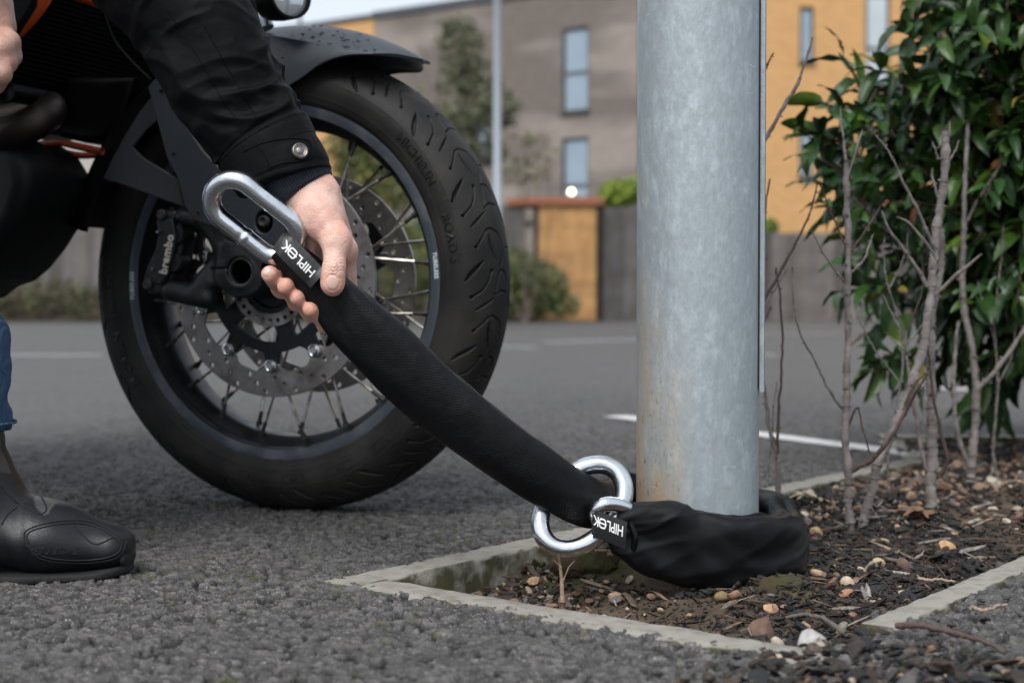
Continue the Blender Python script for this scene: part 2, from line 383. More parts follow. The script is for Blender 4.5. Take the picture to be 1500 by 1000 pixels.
def asphalt_material():
    m = mk('asphalt', (.05, .05, .05), .75, spec=.4, bump=[('noise', 420, .0012), ('noise', 170, .0016)])
    n = m.node_tree.nodes; l = m.node_tree.links; b = n['Principled BSDF']
    tc = n.new('ShaderNodeTexCoord')
    def noise(sc, lo, hi, det=3):
        t = n.new('ShaderNodeTexNoise'); t.inputs['Scale'].default_value = sc; t.inputs['Detail'].default_value = det; l.new(tc.outputs['Object'], t.inputs['Vector'])
        r = n.new('ShaderNodeMapRange'); r.inputs['From Min'].default_value = lo; r.inputs['From Max'].default_value = hi; l.new(t.outputs['Fac'], r.inputs['Value']); return r.outputs[0]
    def mixc(f, a, b_, bt='MIX'):
        x = n.new('ShaderNodeMix'); x.data_type = 'RGBA'; x.blend_type = bt
        if hasattr(f, 'links'): l.new(f, x.inputs['Factor'])
        else: x.inputs['Factor'].default_value = f
        for q, s in ((a, 'A'), (b_, 'B')):
            if hasattr(q, 'links'): l.new(q, x.inputs[s])
            else: x.inputs[s].default_value = (*q, 1)
        return x.outputs['Result']
    v = n.new('ShaderNodeTexVoronoi'); v.inputs['Scale'].default_value = 130; l.new(tc.outputs['Object'], v.inputs['Vector'])
    sp_ = n.new('ShaderNodeSeparateColor'); l.new(v.outputs['Color'], sp_.inputs[0])
    c0 = mixc(sp_.outputs[0], (.034, .032, .031), (.112, .105, .100))
    c0 = mixc(noise(420, .60, .72), c0, (.26, .25, .24))
    c0 = mixc(noise(3.2, .35, .7), c0, mixc(.5, c0, (.055, .052, .05)))
    mul = n.new('ShaderNodeMath'); mul.operation = 'MULTIPLY'; l.new(noise(38, .60, .68), mul.inputs[0]); l.new(noise(3.7, .45, .6), mul.inputs[1])
    c0 = mixc(mul.outputs[0], c0, (.055, .060, .014))
    at = n.new('ShaderNodeAttribute'); at.attribute_name = 'tint'; c0 = mixc(1.0, c0, at.outputs['Color'], 'MULTIPLY')
    l.new(c0, b.inputs['Base Color'])
    return m
M_asph = asphalt_material()
vt = VOID.reshape(-1, 2); fd = fade.ravel()[:, None]; tn = fd*(1.06-.90*vt[:, :1]+.60*(vt[:, 1:]-.5)*(1-vt[:, :1]))+(1-fd)*1.12; tn = np.clip(tn, .1, 1.6)*np.ones(3)  # tint lighter beyond the relief: grazing reflection on far asphalt put into the colour
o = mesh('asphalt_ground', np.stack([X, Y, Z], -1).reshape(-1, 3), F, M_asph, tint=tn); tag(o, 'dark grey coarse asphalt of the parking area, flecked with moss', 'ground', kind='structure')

# --- road markings
M_line = mk('road_paint', (.62, .62, .61), .6, col2=(.40, .39, .38), nscale=30, ncontrast=(.4, .75), bump=[('noise', 300, .001)])
def strip(a, b, wd, z=.006, endt=0):
    a, b = np.asarray(a, float), np.asarray(b, float); d = (b-a)/np.linalg.norm(b-a); q = np.array([-d[1], d[0]])*wd/2
    return [(*(a+q), z), (*(b+q), z), (*(b-q), z), (*(a-q), z)]
lines = [((900, 611), (1345, 668), .075), ((1335, 568), (1440, 573), .10), ((-60, 521), (150, 521), .10), ((728, 508.5), (786, 509.5), .10), ((800, 502), (935, 498), .10),
         ((1116, 521), (1136, 521), .10), ((1116, 489.5), (1230, 489.5), .10)]
ll = []
for (a, b, wd) in lines:
    k = G(*a)[:2]; e = G(*b)[:2]; mb = MB(); n0 = 10
    for i in range(n0):
        mb.add(strip(k+(e-k)*i/n0, k+(e-k)*(i+1)/n0, wd, .0045), [(3, 2, 1, 0)])
    o = mb.build('road_marking', M_line, smooth=False); ll.append(o)
for o, t in zip(ll, ['white bay line running towards the planting bed behind the column', 'short white bay line beyond the bare twigs', 'white bay line across the asphalt at the far left',
    'short white line dash just right of the tyre', 'long white line dash left of the column', 'small white line end just right of the column', 'faint far white line in front of the fence, right of the column']):
    tag(o, t, 'road marking', kind='structure')

# --- concrete edging strips round the bed
M_conc = mk('edging_concrete', (.27, .25, .215), .85, col2=(.17, .155, .125), nscale=60, ncontrast=(.45, .75), bump=[('noise', 220, .0012), ('noise', 40, .002)])
n = M_conc.node_tree.nodes; l = M_conc.node_tree.links      # moss on the inner faces
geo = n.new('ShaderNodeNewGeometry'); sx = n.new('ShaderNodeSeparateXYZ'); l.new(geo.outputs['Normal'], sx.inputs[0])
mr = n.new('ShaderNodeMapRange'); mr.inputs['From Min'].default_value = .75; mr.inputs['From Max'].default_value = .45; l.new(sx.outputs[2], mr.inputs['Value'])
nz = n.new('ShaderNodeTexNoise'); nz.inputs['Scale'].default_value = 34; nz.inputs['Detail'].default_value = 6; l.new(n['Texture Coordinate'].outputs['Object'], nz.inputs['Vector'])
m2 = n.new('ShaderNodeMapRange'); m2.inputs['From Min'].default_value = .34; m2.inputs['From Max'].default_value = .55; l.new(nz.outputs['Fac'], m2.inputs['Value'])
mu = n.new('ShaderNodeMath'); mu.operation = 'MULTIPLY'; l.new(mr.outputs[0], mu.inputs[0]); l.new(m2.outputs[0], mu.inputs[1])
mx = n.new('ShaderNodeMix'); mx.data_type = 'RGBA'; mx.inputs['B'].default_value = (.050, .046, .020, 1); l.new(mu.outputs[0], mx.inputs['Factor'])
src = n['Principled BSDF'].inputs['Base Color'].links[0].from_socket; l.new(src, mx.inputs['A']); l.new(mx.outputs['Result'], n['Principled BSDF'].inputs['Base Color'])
def kerb(a, b, wd, label, name='kerb_edging', top=.0045):
    a, b = np.asarray(a, float), np.asarray(b, float); L = np.linalg.norm(b-a); d = (b-a)/L; q = np.array([-d[1], d[0]])
    n0 = max(4, int(L/.01)); t = np.linspace(0, L, n0); prof = [(-wd/2, -.13), (-wd/2, top-.004), (-wd/2+.003, top), (-wd/6, top+.0003), (wd/6, top), (wd/2-.003, top), (wd/2, top-.004), (wd/2, -.13)]
    V = np.array([[*(a+d*ti+q*pq), pz] for ti in t for pq, pz in prof]); k = np.abs(V[:, 2]) < .05
    V[k] += .0016*np.stack([vnoise(V[k], 120, 1), vnoise(V[k], 120, 2), .7*vnoise(V[k], 90, 3)], -1)
    F = gridfaces(n0, len(prof), False).tolist()+[list(range(len(prof))), list(range((n0-1)*len(prof), n0*len(prof)))[::-1]]
    o = mesh(name, V, F, M_conc, smooth=True, sharp=50); tag(o, label, 'kerb', kind='structure'); return o
kerb(bed(-.0, .024), bed(SJ, .024), KW, 'pale concrete edging on the far left side of the planting strip')
kerb(bed(.026, KW+.003), bed(.026, BW), KW, 'pale concrete edging across the near end of the planting strip')
kerb(bed(.165, BW-.028), bed(2.35, BW-.028), .036, 'pale concrete edging on the right side of the planting strip')
kerb(PA+vec(-.02, .0), PB, .055, 'far concrete kerb along the back of the planting strip', top=.012)
dj = (PA-bed(SJ, .0)); dj /= np.linalg.norm(dj)
kerb(bed(SJ, .024)+dj*.02, PA-dj*.035, KW, 'short skewed concrete edging joining the strip to the far kerb')

# --- soil
ss = np.arange(.03, 2.5, .005); ccs = np.arange(-.25, BW-.015, .005)
def soil_height(x, y):
    s, c = bedcoord(x, y); p = np.stack([x, y, 0*x], -1)
    z = -.042+.024*sstep(.05, .55, s+ c*.5)+.012*sstep(.62, .95, s)+.004*fbm(p, 14, 3, 1)+.0025*fbm(p, 90, 2, 2)
    z += .024*sstep(.33, .5, c)*sstep(.0, .12, .17-s)
    r = np.hypot(x-.2135, y-1.635)
    z += (.004+.006*fbm(p, 25, 2, 3))*(1-sstep(.12, .20, r))+.016*(1-sstep(.085, .115, r))
    z += .018*np.exp(-((x-.29)**2+(y-1.50)**2)/.0016)+.024*np.exp(-((x-.09)**2+(y-1.60)**2)/.0014)   # two mossy clods
    return z
Sg, Cg = np.meshgrid(ss, ccs, indexing='ij'); xy = K0[None, None]+Sg[..., None]*u_+Cg[..., None]*n_
V = np.stack([xy[..., 0], xy[..., 1], soil_height(xy[..., 0], xy[..., 1])], -1).reshape(-1, 3)
M_soil = mk('soil', (.055, .038, .025), .9, col2=(.115, .078, .048), nscale=22, ncontrast=(.35, .7), bump=[('noise', 160, .004), ('noise', 600, .001)], tint=True)
moss = sstep(.0, .35, fbm(V, 30, 3, 21))*np.exp(-((V[:, 0]-.30)**2+(V[:, 1]-1.52)**2)/.003)+sstep(-.4, .1, fbm(V, 50, 2, 23))*np.exp(-((V[:, 0]-.085)**2+(V[:, 1]-1.61)**2)/.0022)
moss = np.clip(moss, 0, 1)[:, None]
FS = gridfaces(len(ss), len(ccs), False)
sf, cf = bedcoord(V[FS].mean(1)[:, 0], V[FS].mean(1)[:, 1])
FS = FS[inpoly(V[FS].mean(1)[:, 0], V[FS].mean(1)[:, 1], BED) & ((cf > .02) | (sf > SJ-.02))]
o = mesh('soil_bed', V, FS[:, ::-1], M_soil, tint=(1-moss)*np.ones(3)+moss*np.array([.9, 1.7, .45])); tag(o, 'dark brown soil inside the concrete edging', 'soil', kind='structure')
# --- mulch, gravel, litter
def chip_mesh(n_, lmin, lmax, dark):
    pass
def scatter(n0, region, weight=None):
    out = []
    while len(out) < n0:
        x = rng.uniform(region[0], region[1], 4*n0); y = rng.uniform(region[2], region[3], 4*n0)
        m = inpoly(x, y, BED); s, c = bedcoord(x, y); m &= ((c > .05) | (s > SJ)) & ((c < BW-.055) | (s < .16))
        m &= np.hypot(x-.2135, y-1.635) > .105
        if weight is not None: m &= rng.random(4*n0) < weight(x, y)
        out += list(zip(x[m], y[m]))
    return np.array(out[:n0])
def rocks(pts, sizes, zs, flat=(.5, .9), cols=None, jag=.35, sub=1, elong=None):
    "many irregular stones / flakes in one vertex array"
    t = (1+5**.5)/2
    base = np.array([(-1,t,0),(1,t,0),(-1,-t,0),(1,-t,0),(0,-1,t),(0,1,t),(0,-1,-t),(0,1,-t),(t,0,-1),(t,0,1),(-t,0,-1),(-t,0,1)], float); base /= np.linalg.norm(base[0])
    f = [(0,11,5),(0,5,1),(0,1,7),(0,7,10),(0,10,11),(1,5,9),(5,11,4),(11,10,2),(10,7,6),(7,1,8),(3,9,4),(3,4,2),(3,2,6),(3,6,8),(3,8,9),(4,9,5),(2,4,11),(6,2,10),(8,6,7),(9,8,1)]
    for _ in range(sub):
        mid = {}; b = base.tolist(); nf = []
        def m_(i, j):
            k = (min(i, j), max(i, j))
            if k not in mid: v = np.array(b[i])+np.array(b[j]); b.append((v/np.linalg.norm(v)).tolist()); mid[k] = len(b)-1
            return mid[k]
        for a, c, d in f: x, y, z = m_(a, c), m_(c, d), m_(d, a); nf += [(a, x, z), (x, c, y), (z, y, d), (x, y, z)]
        base = np.array(b); f = nf
    N = len(pts); nv = len(base); f = np.array(f)
    V = np.repeat(base[None], N, 0)
    for k in range(5):                      # random plane cuts make facets
        d = rng.normal(size=(N, 1, 3)); d /= np.linalg.norm(d, axis=2)[..., None]; h = rng.uniform(.45, .85, (N, 1))
        e = (V*d).sum(2)-h; V = V-np.maximum(e, 0)[..., None]*d
    V = V*(1+jag*.3*rng.normal(size=(N, nv, 1))*.35)
    sc = np.ones((N, 3)); sc[:, 2] = rng.uniform(*flat, N); sc[:, 1] = rng.uniform(.55, 1, N) if elong is None else rng.uniform(*elong, N)
    V = V*sc[:, None]*np.asarray(sizes)[:, None, None]
    rz = rng.uniform(0, 6.28, N); tl = rng.normal(0, .28, (N, 2))
    V[..., 2] += V[..., 0]*tl[:, :1]+V[..., 1]*tl[:, 1:]
    c, s = np.cos(rz)[:, None], np.sin(rz)[:, None]
    x = V[..., 0]*c-V[..., 1]*s; y = V[..., 0]*s+V[..., 1]*c
    V = np.stack([x+pts[:, :1], y+pts[:, 1:], V[..., 2]+zs[:, None]], -1)
    F = (f[None]+nv*np.arange(N)[:, None, None]).reshape(-1, 3)
    T = np.repeat(cols, nv, 0)
    return V.reshape(-1, 3), F, T
M_rock = mk('loose_stone', (1, 1, 1), .8, tint=True, col2=(.62, .6, .58), nscale=90, bump=[('noise', 350, .0015)], coord='Object')
M_bark = mk('bark_mulch', (1, 1, 1), .7, tint=True, col2=(.5, .48, .46), nscale=130, bump=[('noise', 260, .002)])
def palette(cols, n0, v=.25):
    cols = np.array(cols); c = cols[rng.integers(0, len(cols), n0)]; return c*rng.uniform(1-v, 1+v, (n0, 1))
fine_w = lambda x, y: np.where(bedcoord(x, y)[0] < .5, .75, 1)
EARTH = [(.016, .013, .011), (.022, .016, .012), (.038, .024, .016), (.060, .036, .023), (.014, .013, .014), (.010, .0095, .0095), (.042, .030, .021), (.012, .012, .013)]
# bark chips: near ones dense and small, whole strip
n1 = 12500; near = scatter(n1, (-.2, .62, 1.1, 2.2)); far = scatter(4200, (.0, 1.75, 1.7, 3.1)); pts = np.vstack([near, far])
s, c = bedcoord(pts[:, 0], pts[:, 1]); pf = np.hypot(pts[:, 0]-.11, pts[:, 1]-1.39); keep = (rng.random(len(pts)) < np.where((s < .45) & (c < .28), .22, 1)*np.where(pf < .13, .13, 1)) ; pts = pts[keep]
sz = rng.lognormal(math.log(.0040), .5, len(pts)); sz = np.clip(sz, .002, .017)*np.where(pts[:, 1] > 2.1, 1.35, 1)
z = soil_height(pts[:, 0], pts[:, 1])+sz*.25+rng.uniform(0, .004, len(pts))
V, F, T = rocks(pts, sz, z, (.16, .5), palette(EARTH, len(pts)), 1.1, 0, (.15, .6))
o = mesh('bark_mulch', V, F, M_bark, smooth=False, tint=T); tag(o, 'dark bark chips covering the planting strip', 'mulch', kind='stuff')
# long splinters
pts = scatter(420, (-.1, 1.3, 1.2, 2.6)); sz = rng.uniform(.010, .032, len(pts)); z = soil_height(pts[:, 0], pts[:, 1])+.006
V, F, T = rocks(pts, sz, z, (.06, .12), palette([(.16, .11, .075), (.25, .19, .14), (.09, .06, .04), (.30, .27, .24), (.05, .035, .025)], len(pts)), .5, 0, (.07, .16))
o = mesh('wood_splinters', V, F, M_bark, smooth=False, tint=T); tag(o, 'thin broken twigs and wood splinters lying on the mulch', 'twigs', kind='stuff')
# gravel
TAN = [(.40, .27, .17), (.32, .20, .12), (.44, .35, .26), (.22, .13, .09), (.18, .12, .09), (.50, .43, .34), (.14, .13, .125), (.27, .16, .11), (.10, .09, .085)]
def gw(x, y):
    s, c = bedcoord(x, y); return np.clip(np.exp(-((s-.20)**2/.02+(c-.12)**2/.012))*1.0+.09+.5*sstep(1.85, 2.2, y)*(c < .30)+.30*np.exp(-(c-.08)**2/.003), 0, 1)
pts = scatter(700, (-.2, .75, 1.1, 2.1), gw); pts = np.vstack([pts, scatter(1500, (.1, 1.5, 1.85, 3.05), gw)])
s, c = bedcoord(pts[:, 0], pts[:, 1])
sz = np.clip(rng.lognormal(math.log(.0036), .45, len(pts)), .0018, .010)*np.where(pts[:, 1] > 2.0, 1.35, 1)
z = soil_height(pts[:, 0], pts[:, 1])+sz*.35+.003*(c > .15)
V, F, T = rocks(pts, sz, z, (.45, .8), palette(TAN, len(pts)), .3, 1)
o = mesh('gravel', V, F, M_rock, smooth=False, tint=T); tag(o, 'tan, cream and rust coloured gravel scattered over the soil', 'gravel', kind='stuff')
# litter that has spilled over the near right end of the edging
pts = []
while len(pts) < 900:
    a, b = rng.uniform(0, 1), rng.uniform(0, 1); s = -.16+.55*a; c = BW*.66+.42*b
    q = bed(s, c); d = abs(c-BW+.01)
    if s < .05 and c < .44 and s > -.10 and rng.random() < .6: continue
    if c < BW-.055 and s > -.01: continue
    if abs(c-(BW-.028)) < .022 and s > .13 and rng.random() < .80: continue
    if rng.random() < math.exp(-((s+.0)/.10)**2)*math.exp(-((c-BW)/(.055 if c < BW else .20))**2)*1.4+.06*(c > BW): pts.append(q)
pts = np.array(pts); sz = np.clip(rng.lognormal(math.log(.0042), .5, len(pts)), .0016, .014)
z = np.full(len(pts), .005)+sz*.28
tanm = rng.random((len(pts), 1)) < .07; sz = np.where(tanm[:, 0], np.minimum(sz, .0055), sz); cols = np.where(tanm, palette(TAN, len(pts)), palette(EARTH+[(.09, .07, .055), (.08, .078, .075)], len(pts)))
V, F, T = rocks(pts, sz, z, (.2, .5), cols, .8, 1, (.3, .9))
o = mesh('loose_litter', V, F, M_bark, smooth=False, tint=T); tag(o, 'bark, chips and small stones spilled over the edging onto the asphalt at the near right', 'debris', kind='stuff')
# crumbly soil granules near the corner and edges
pts = scatter(5200, (-.2, .7, 1.12, 1.95)); sz = rng.uniform(.0012, .0032, len(pts)); z = soil_height(pts[:, 0], pts[:, 1])+sz*.4
V, F, T = rocks(pts, sz, z, (.5, .9), palette(EARTH+[(.10, .065, .04)], len(pts)), .3, 0)
o = mesh('soil_crumbs', V, F, M_bark, smooth=False, tint=T); tag(o, 'fine crumbs of soil between the stones', 'soil', kind='stuff')

# individual stones that stand out: pixel, size, colour, label
ST = [((757, 842), .0145, (.50, .30, .17), 'largest tan stone in the near left corner of the bed'),
      ((711, 846), .0115, (.28, .16, .10), 'rounded brown stone left of the largest tan stone'),
      ((783, 858), .0095, (.50, .33, .18), 'yellowish stone just right of and below the largest tan stone'),
      ((773, 830), .0085, (.32, .19, .13), 'reddish brown stone behind the largest tan stone'),
      ((1057, 888), .0090, (.25, .18, .09), 'mossy tan pebble under the sleeve, left of the brown pebble'),
      ((1076, 888), .0120, (.26, .15, .10), 'brown pebble beside the mossy pebble under the sleeve'),
      ((1130, 899), .0120, (.50, .31, .19), 'flat peach coloured flake in front of the mossy clod'),
      ((1117, 921), .0175, (.15, .085, .062), 'big rust brown stone lying against the near edging'),
      ((1241, 857), .0105, (.56, .46, .34), 'cream knobbly stone right of the fabric loop'),
      ((1239, 875), .0080, (.42, .22, .13), 'round orange stone below the cream knobbly stone'),
      ((1200, 842), .0105, (.50, .33, .21), 'pale peach stone at the right foot of the fabric loop'),
      ((1264, 837), .0070, (.52, .38, .25), 'small beige pebble between the loop and the twigs'),
      ((1288, 827), .0080, (.54, .38, .22), 'smooth cream oval pebble near the right hand twigs'),
      ((1388, 807), .0140, (.56, .33, .16), 'long orange pebble lying alone on the dark mulch at the right'),
      ((1196, 782), .0140, (.55, .36, .18), 'orange flake on the mulch just right of the loop'),
      ((1325, 829), .0120, (.14, .085, .065), 'dull red flat stone on the mulch before the right edging'),
      ((1232, 922), .0100, (.24, .22, .17), 'grey green stone at the broken end of the right edging'),
      ((1190, 944), .0130, (.45, .43, .41), 'white topped stone among the litter at the near right')]
for (px, sz, col, lab) in ST:
    q = G(px[0], px[1], -.0); inb = inpoly(np.array([q[0]]), np.array([q[1]]), BED)[0]
    zz = soil_height(np.array([q[0]]), np.array([q[1]]))[0] if inb else .004
    q = G(px[0], px[1], zz+sz*.4); zz = max(zz, soil_height(np.array([q[0]]), np.array([q[1]]))[0] if inb else .006)
    V, F, T = rocks(np.array([[0., 0.]]), np.array([sz]), np.array([0.]), (.55, .8), np.array([col]), .15, 2)
    o = mesh('stone', V, F, M_rock, smooth=True, tint=T, sharp=35); o.location = (q[0], q[1], zz+sz*.45); tag(o, lab, 'stone', 'larger stones on the planting strip')
# sticks
def stick(pts, r, label, col=(.13, .075, .05), z0=None):
    p = cr(pts, 40); p[:, 2] += .0010*np.cumsum(rng.normal(size=40))*.4; p[:, 0] += .0007*np.cumsum(rng.normal(size=40))*.5; V, F = tube(p, r*(1+.14*rng.normal(size=40))*np.linspace(1, .55, 40), 8)
    o = mesh('fallen_twig', V, F, mk('twig_bark', col, .8, bump=[('noise', 300, .002)]), base=p.mean(0)); tag(o, label, 'twig', 'fallen twigs beside the edging')
stick([G(1312, 917, .012), G(1350, 917, .016), G(1400, 927, .012), G(1445, 941, .012), G(1475, 957, .010)], .0030, 'red brown twig lying across the end of the right edging', (.085, .055, .045))
stick([G(1423, 890, .010), G(1440, 893, .012), G(1470, 888, .012)], .0022, 'short tan twig on the asphalt beyond the right edging', (.30, .22, .15))
stick([G(1345, 846, .010), G(1385, 846, .012), G(1400, 850, .01)], .0018, 'thin straw coloured twig on the mulch by the right edging', (.32, .24, .17))
stick([G(1240, 928, .010), G(1215, 912, .012), G(1180, 905, .008), G(1150, 912, .004)], .0026, 'grey curved twig lying over the near end of the bed', (.12, .10, .085))
# dead stalk in front of the kerb
st = MB(); b0 = G(824, 905, -.012); st.tube([b0, b0+vec(0, 0, .016)], [.0034, .0030], 8); st.tube([b0+vec(0, 0, .014), b0+vec(-.001, 0, .04), b0+vec(-.004, .002, .062)], [.0022, .0018, .0010], 8)
st.tube([b0+vec(0, 0, .035), b0+vec(.006, 0, .05), b0+vec(.012, .003, .056)], .0005, 6); st.tube([b0+vec(-.001, 0, .05), b0+vec(-.01, 0, .058)], .0004, 6)
o = st.build('dead_stalk', mk('dry_stalk', (.30, .21, .14), .8, col2=(.16, .11, .08), nscale=200), base=b0); tag(o, 'dry snapped plant stalk standing inside the near edging', 'plant')
# ================================================================== BACKGROUND
def vquad(p0, p1, z0, z1, nx=1):  # vertical wall quad
    return [(p0[0], p0[1], z0), (p1[0], p1[1], z0), (p1[0], p1[1], z1), (p0[0], p0[1], z1)]
def brick_mat(name, c1, c2, mortar, patch=None, rot=0, scale=1):
    m = mk(name, c1, .85); n = m.node_tree.nodes; l = m.node_tree.links; b = n['Principled BSDF']
    uvn = n.new('ShaderNodeUVMap'); br = n.new('ShaderNodeTexBrick'); l.new(uvn.outputs[0], br.inputs['Vector'])
    br.inputs['Scale'].default_value = 1; br.inputs['Brick Width'].default_value = .225; br.inputs['Row Height'].default_value = .075; br.inputs['Mortar Size'].default_value = .008
    br.inputs['Color1'].default_value = (*c1, 1); br.inputs['Color2'].default_value = (*c2, 1); br.inputs['Mortar'].default_value = (*mortar, 1)
    last = br.outputs['Color']
    if patch:
        t = n.new('ShaderNodeTexNoise'); t.inputs['Scale'].default_value = .30; t.inputs['Detail'].default_value = 3; mpp = n.new('ShaderNodeMapping'); mpp.inputs['Scale'].default_value = (.45, 1.5, 1); mpp.inputs['Location'].default_value = (3.1, 1.7, 0); l.new(uvn.outputs[0], mpp.inputs['Vector']); l.new(mpp.outputs[0], t.inputs['Vector'])
        r = n.new('ShaderNodeMapRange'); r.inputs['From Min'].default_value = .46; r.inputs['From Max'].default_value = .54; l.new(t.outputs['Fac'], r.inputs['Value'])
        x = n.new('ShaderNodeMix'); x.data_type = 'RGBA'; x.blend_type = 'MULTIPLY'; x.inputs['B'].default_value = (*patch, 1); l.new(r.outputs[0], x.inputs['Factor']); l.new(last, x.inputs['A']); last = x.outputs['Result']
    l.new(last, b.inputs['Base Color'])
    return m
M_bgrey = brick_mat('greyish_brick', (.285, .240, .208), (.235, .196, .168), (.31, .275, .245), patch=(.56, .54, .53))
M_borange = brick_mat('orange_brick', (.60, .325, .118), (.50, .265, .09), (.53, .35, .19))
M_frame = mk('window_frame_grey', (.06, .065, .072), .5)
def glass_mat(name, c):
    return mk(name, c, .08, spec=.8, col2=tuple(.8*v for v in c), nscale=.6)
M_glass = glass_mat('window_pane', (.28, .36, .43))
M_blind = glass_mat('pale_window_pane', (.50, .56, .58))
def building(name, label, a, b, depth, h, mat_, wins, cap_h=.12, glass=None):
    "front wall from ground point a to b (left to right seen from the camera); wins = (u0,u1,z0,z1,[split z])"
    a, b = vec(*a), vec(*b); L = np.linalg.norm(b-a); d = (b-a)/L; nrm = np.array([d[1], -d[0]])   # towards camera
    root = empty(name, (*a, 0), label=label, cat='building')
    xs = sorted({0, L, *[w_[0] for w_ in wins], *[w_[1] for w_ in wins]}); zs = sorted({0, h, *[w_[2] for w_ in wins], *[w_[3] for w_ in wins]})
    V = []; F = []; UV = []
    def quad(p, uvs): k = len(V); V.extend(p); UV.extend(uvs); F.append((k, k+1, k+2, k+3))
    for i in range(len(xs)-1):
        for j in range(len(zs)-1):
            mx_, mz = (xs[i]+xs[i+1])/2, (zs[j]+zs[j+1])/2
            if any(w_[0] < mx_ < w_[1] and w_[2] < mz < w_[3] for w_ in wins): continue
            p, q = a+d*xs[i], a+d*xs[i+1]; quad(vquad(p, q, zs[j], zs[j+1]), [(xs[i], zs[j]), (xs[i+1], zs[j]), (xs[i+1], zs[j+1]), (xs[i], zs[j+1])])
    R_ = .10
    for w_ in wins:     # reveals
        p, q = a+d*w_[0], a+d*w_[1]; pi, qi = p-nrm*R_, q-nrm*R_
        for A_, B_ in ((p, pi), (qi, q)): quad(vquad(A_, B_, w_[2], w_[3]), [(0, w_[2]), (R_, w_[2]), (R_, w_[3]), (0, w_[3])])
        for z in (w_[2], w_[3]): quad([(*p, z), (*q, z), (*qi, z), (*pi, z)], [(0, 0), (1, 0), (1, R_), (0, R_)])
    # sides, back, top
    A2, B2 = a-nrm*depth, b-nrm*depth
    for p, q in ((b, B2), (B2, A2), (A2, a)):
        Lq = np.linalg.norm(q-p); quad(vquad(p, q, 0, h), [(0, 0), (Lq, 0), (Lq, h), (0, h)])
    mesh('wall', V, F, mat_, root, smooth=False, uv=np.array(UV))
    ro = MB(); ang = math.atan2(d[1], d[0]); ctr = (a+b+A2+B2)/4
    ro.box((0, 0, h+cap_h/2+.001), (L+.1, depth+.1, cap_h), M=Matrix.Translation((*ctr, 0)) @ Matrix.Rotation(ang, 4, 'Z')); ro.build('roof', M_frame, root, smooth=False)
    for k, w_ in enumerate(wins):
        M = Matrix.Translation((*(a-nrm*(R_-.03)), 0)) @ Matrix.Rotation(ang, 4, 'Z'); t = .055; fr = MB(); u0, u1, z0, z1 = w_[:4]
        fr.box(((u0+u1)/2, 0, z0+t/2+.002), (u1-u0-.004, .06, t), M=M); fr.box(((u0+u1)/2, 0, z1-t/2-.002), (u1-u0-.004, .06, t), M=M)
        for uu in (u0+t/2+.002, u1-t/2-.002): fr.box((uu, 0, (z0+z1)/2), (t, .056, z1-z0-2*t-.008), M=M)
        for zz in w_[4:]: fr.box(((u0+u1)/2, 0, zz), (u1-u0-2*t-.008, .052, t), M=M)
        f = fr.build('window', M_frame, root, smooth=False)
        gl = MB(); gl.box(((u0+u1)/2, .016, (z0+z1)/2), (u1-u0-2*t+.02, .012, z1-z0-2*t+.02), M=M); gl.build('pane', (glass or {}).get(k, M_glass), f, smooth=False)
        si = MB(); si.box(((u0+u1)/2, -.075, z0-.03), (u1-u0+.08, .14, .04), M=M); si.build('sill', M_frame, f, smooth=False)
    return root
# grey-brown block: front wall recedes to the left
YC = 34.0
c_r = P(935, 300, YC)[:2]; c_l = vec(-5.3, 39.6); dd = (c_r-c_l); Lb = np.linalg.norm(dd); dd /= Lb
def uonwall(px):   # distance along the wall where the pixel column meets it
    r = ray(px, 447); t = np.array([r[0], r[1]]); A = np.array([[dd[0], -t[0]], [dd[1], -t[1]]]); s = np.linalg.solve(A, -c_l); return s[0]
c_l = c_l+dd*uonwall(550)
def zat(px, py, u): q = c_l+dd*u; return P(px, py, q[1])[2]
ua, ub = uonwall(823), uonwall(862)
W1 = (ua, ub, zat(842, 165, ua), zat(842, 43, ua), zat(842, 108, ua)); W2 = (ua, ub, zat(842, 300, ua), zat(842, 203, ua), zat(842, 272, ua))
uc, ud = uonwall(690), uonwall(716); W3 = (uc, ud, zat(700, 236, uc), zat(700, 176, uc)); W4 = 0
H1 = zat(700, 6, uonwall(700))
building('apartment_block', 'grey brown brick apartment block with dark framed windows, left of the column', c_l, c_r, 9, H1, M_bgrey, [W1, W2, W3], cap_h=.18)
# orange wing at its far left end
e_r = c_l-dd*.03; e_l = c_l-dd*4.5
building('rendered_block', 'pale beige rendered block glimpsed under the motorcycle at the far left', c_l-dd*34, c_l-dd*4.53, 8, zat(550, 27, 0)-.2, mk('beige_render', (.42, .39, .35), .9, col2=(.36, .33, .30), nscale=.8), [(8, 9, 1, 2.6), (16, 17, 1, 2.6), (24, 25, 1, 2.6)])
building('brick_wing', 'low orange brick wing at the far left end of the grey brown block', e_l+np.array([0, .0]), e_r, 8, zat(550, 27, 0), M_borange, [(1.6, 2.6, 2.5, 4.2)])
# orange building right of column
def zr(py, Y=YC-.5): return P(1200, py, Y)[2]
yo = YC-.5; xl = P(955, 300, yo)[0]; xr = P(1640, 300, yo)[0]
def uo(px): return P(px, 300, yo)[0]-xl
wo_ = [(uo(1170), uo(1191), zr(91), zr(10)), (uo(1170), uo(1191), zr(259), zr(183)), (uo(1266), uo(1302), zr(128), zr(-12), zr(70)), (uo(1480), uo(1520), zr(128), zr(-12), zr(70)), (uo(1480), uo(1520), zr(300), zr(180))]
building('orange_brick_house', 'tall orange brick house with narrow windows behind the leafy shrub', (xl, yo), (xr, yo), 9, 10.5, M_borange, wo_, glass={2: M_blind, 3: M_blind})

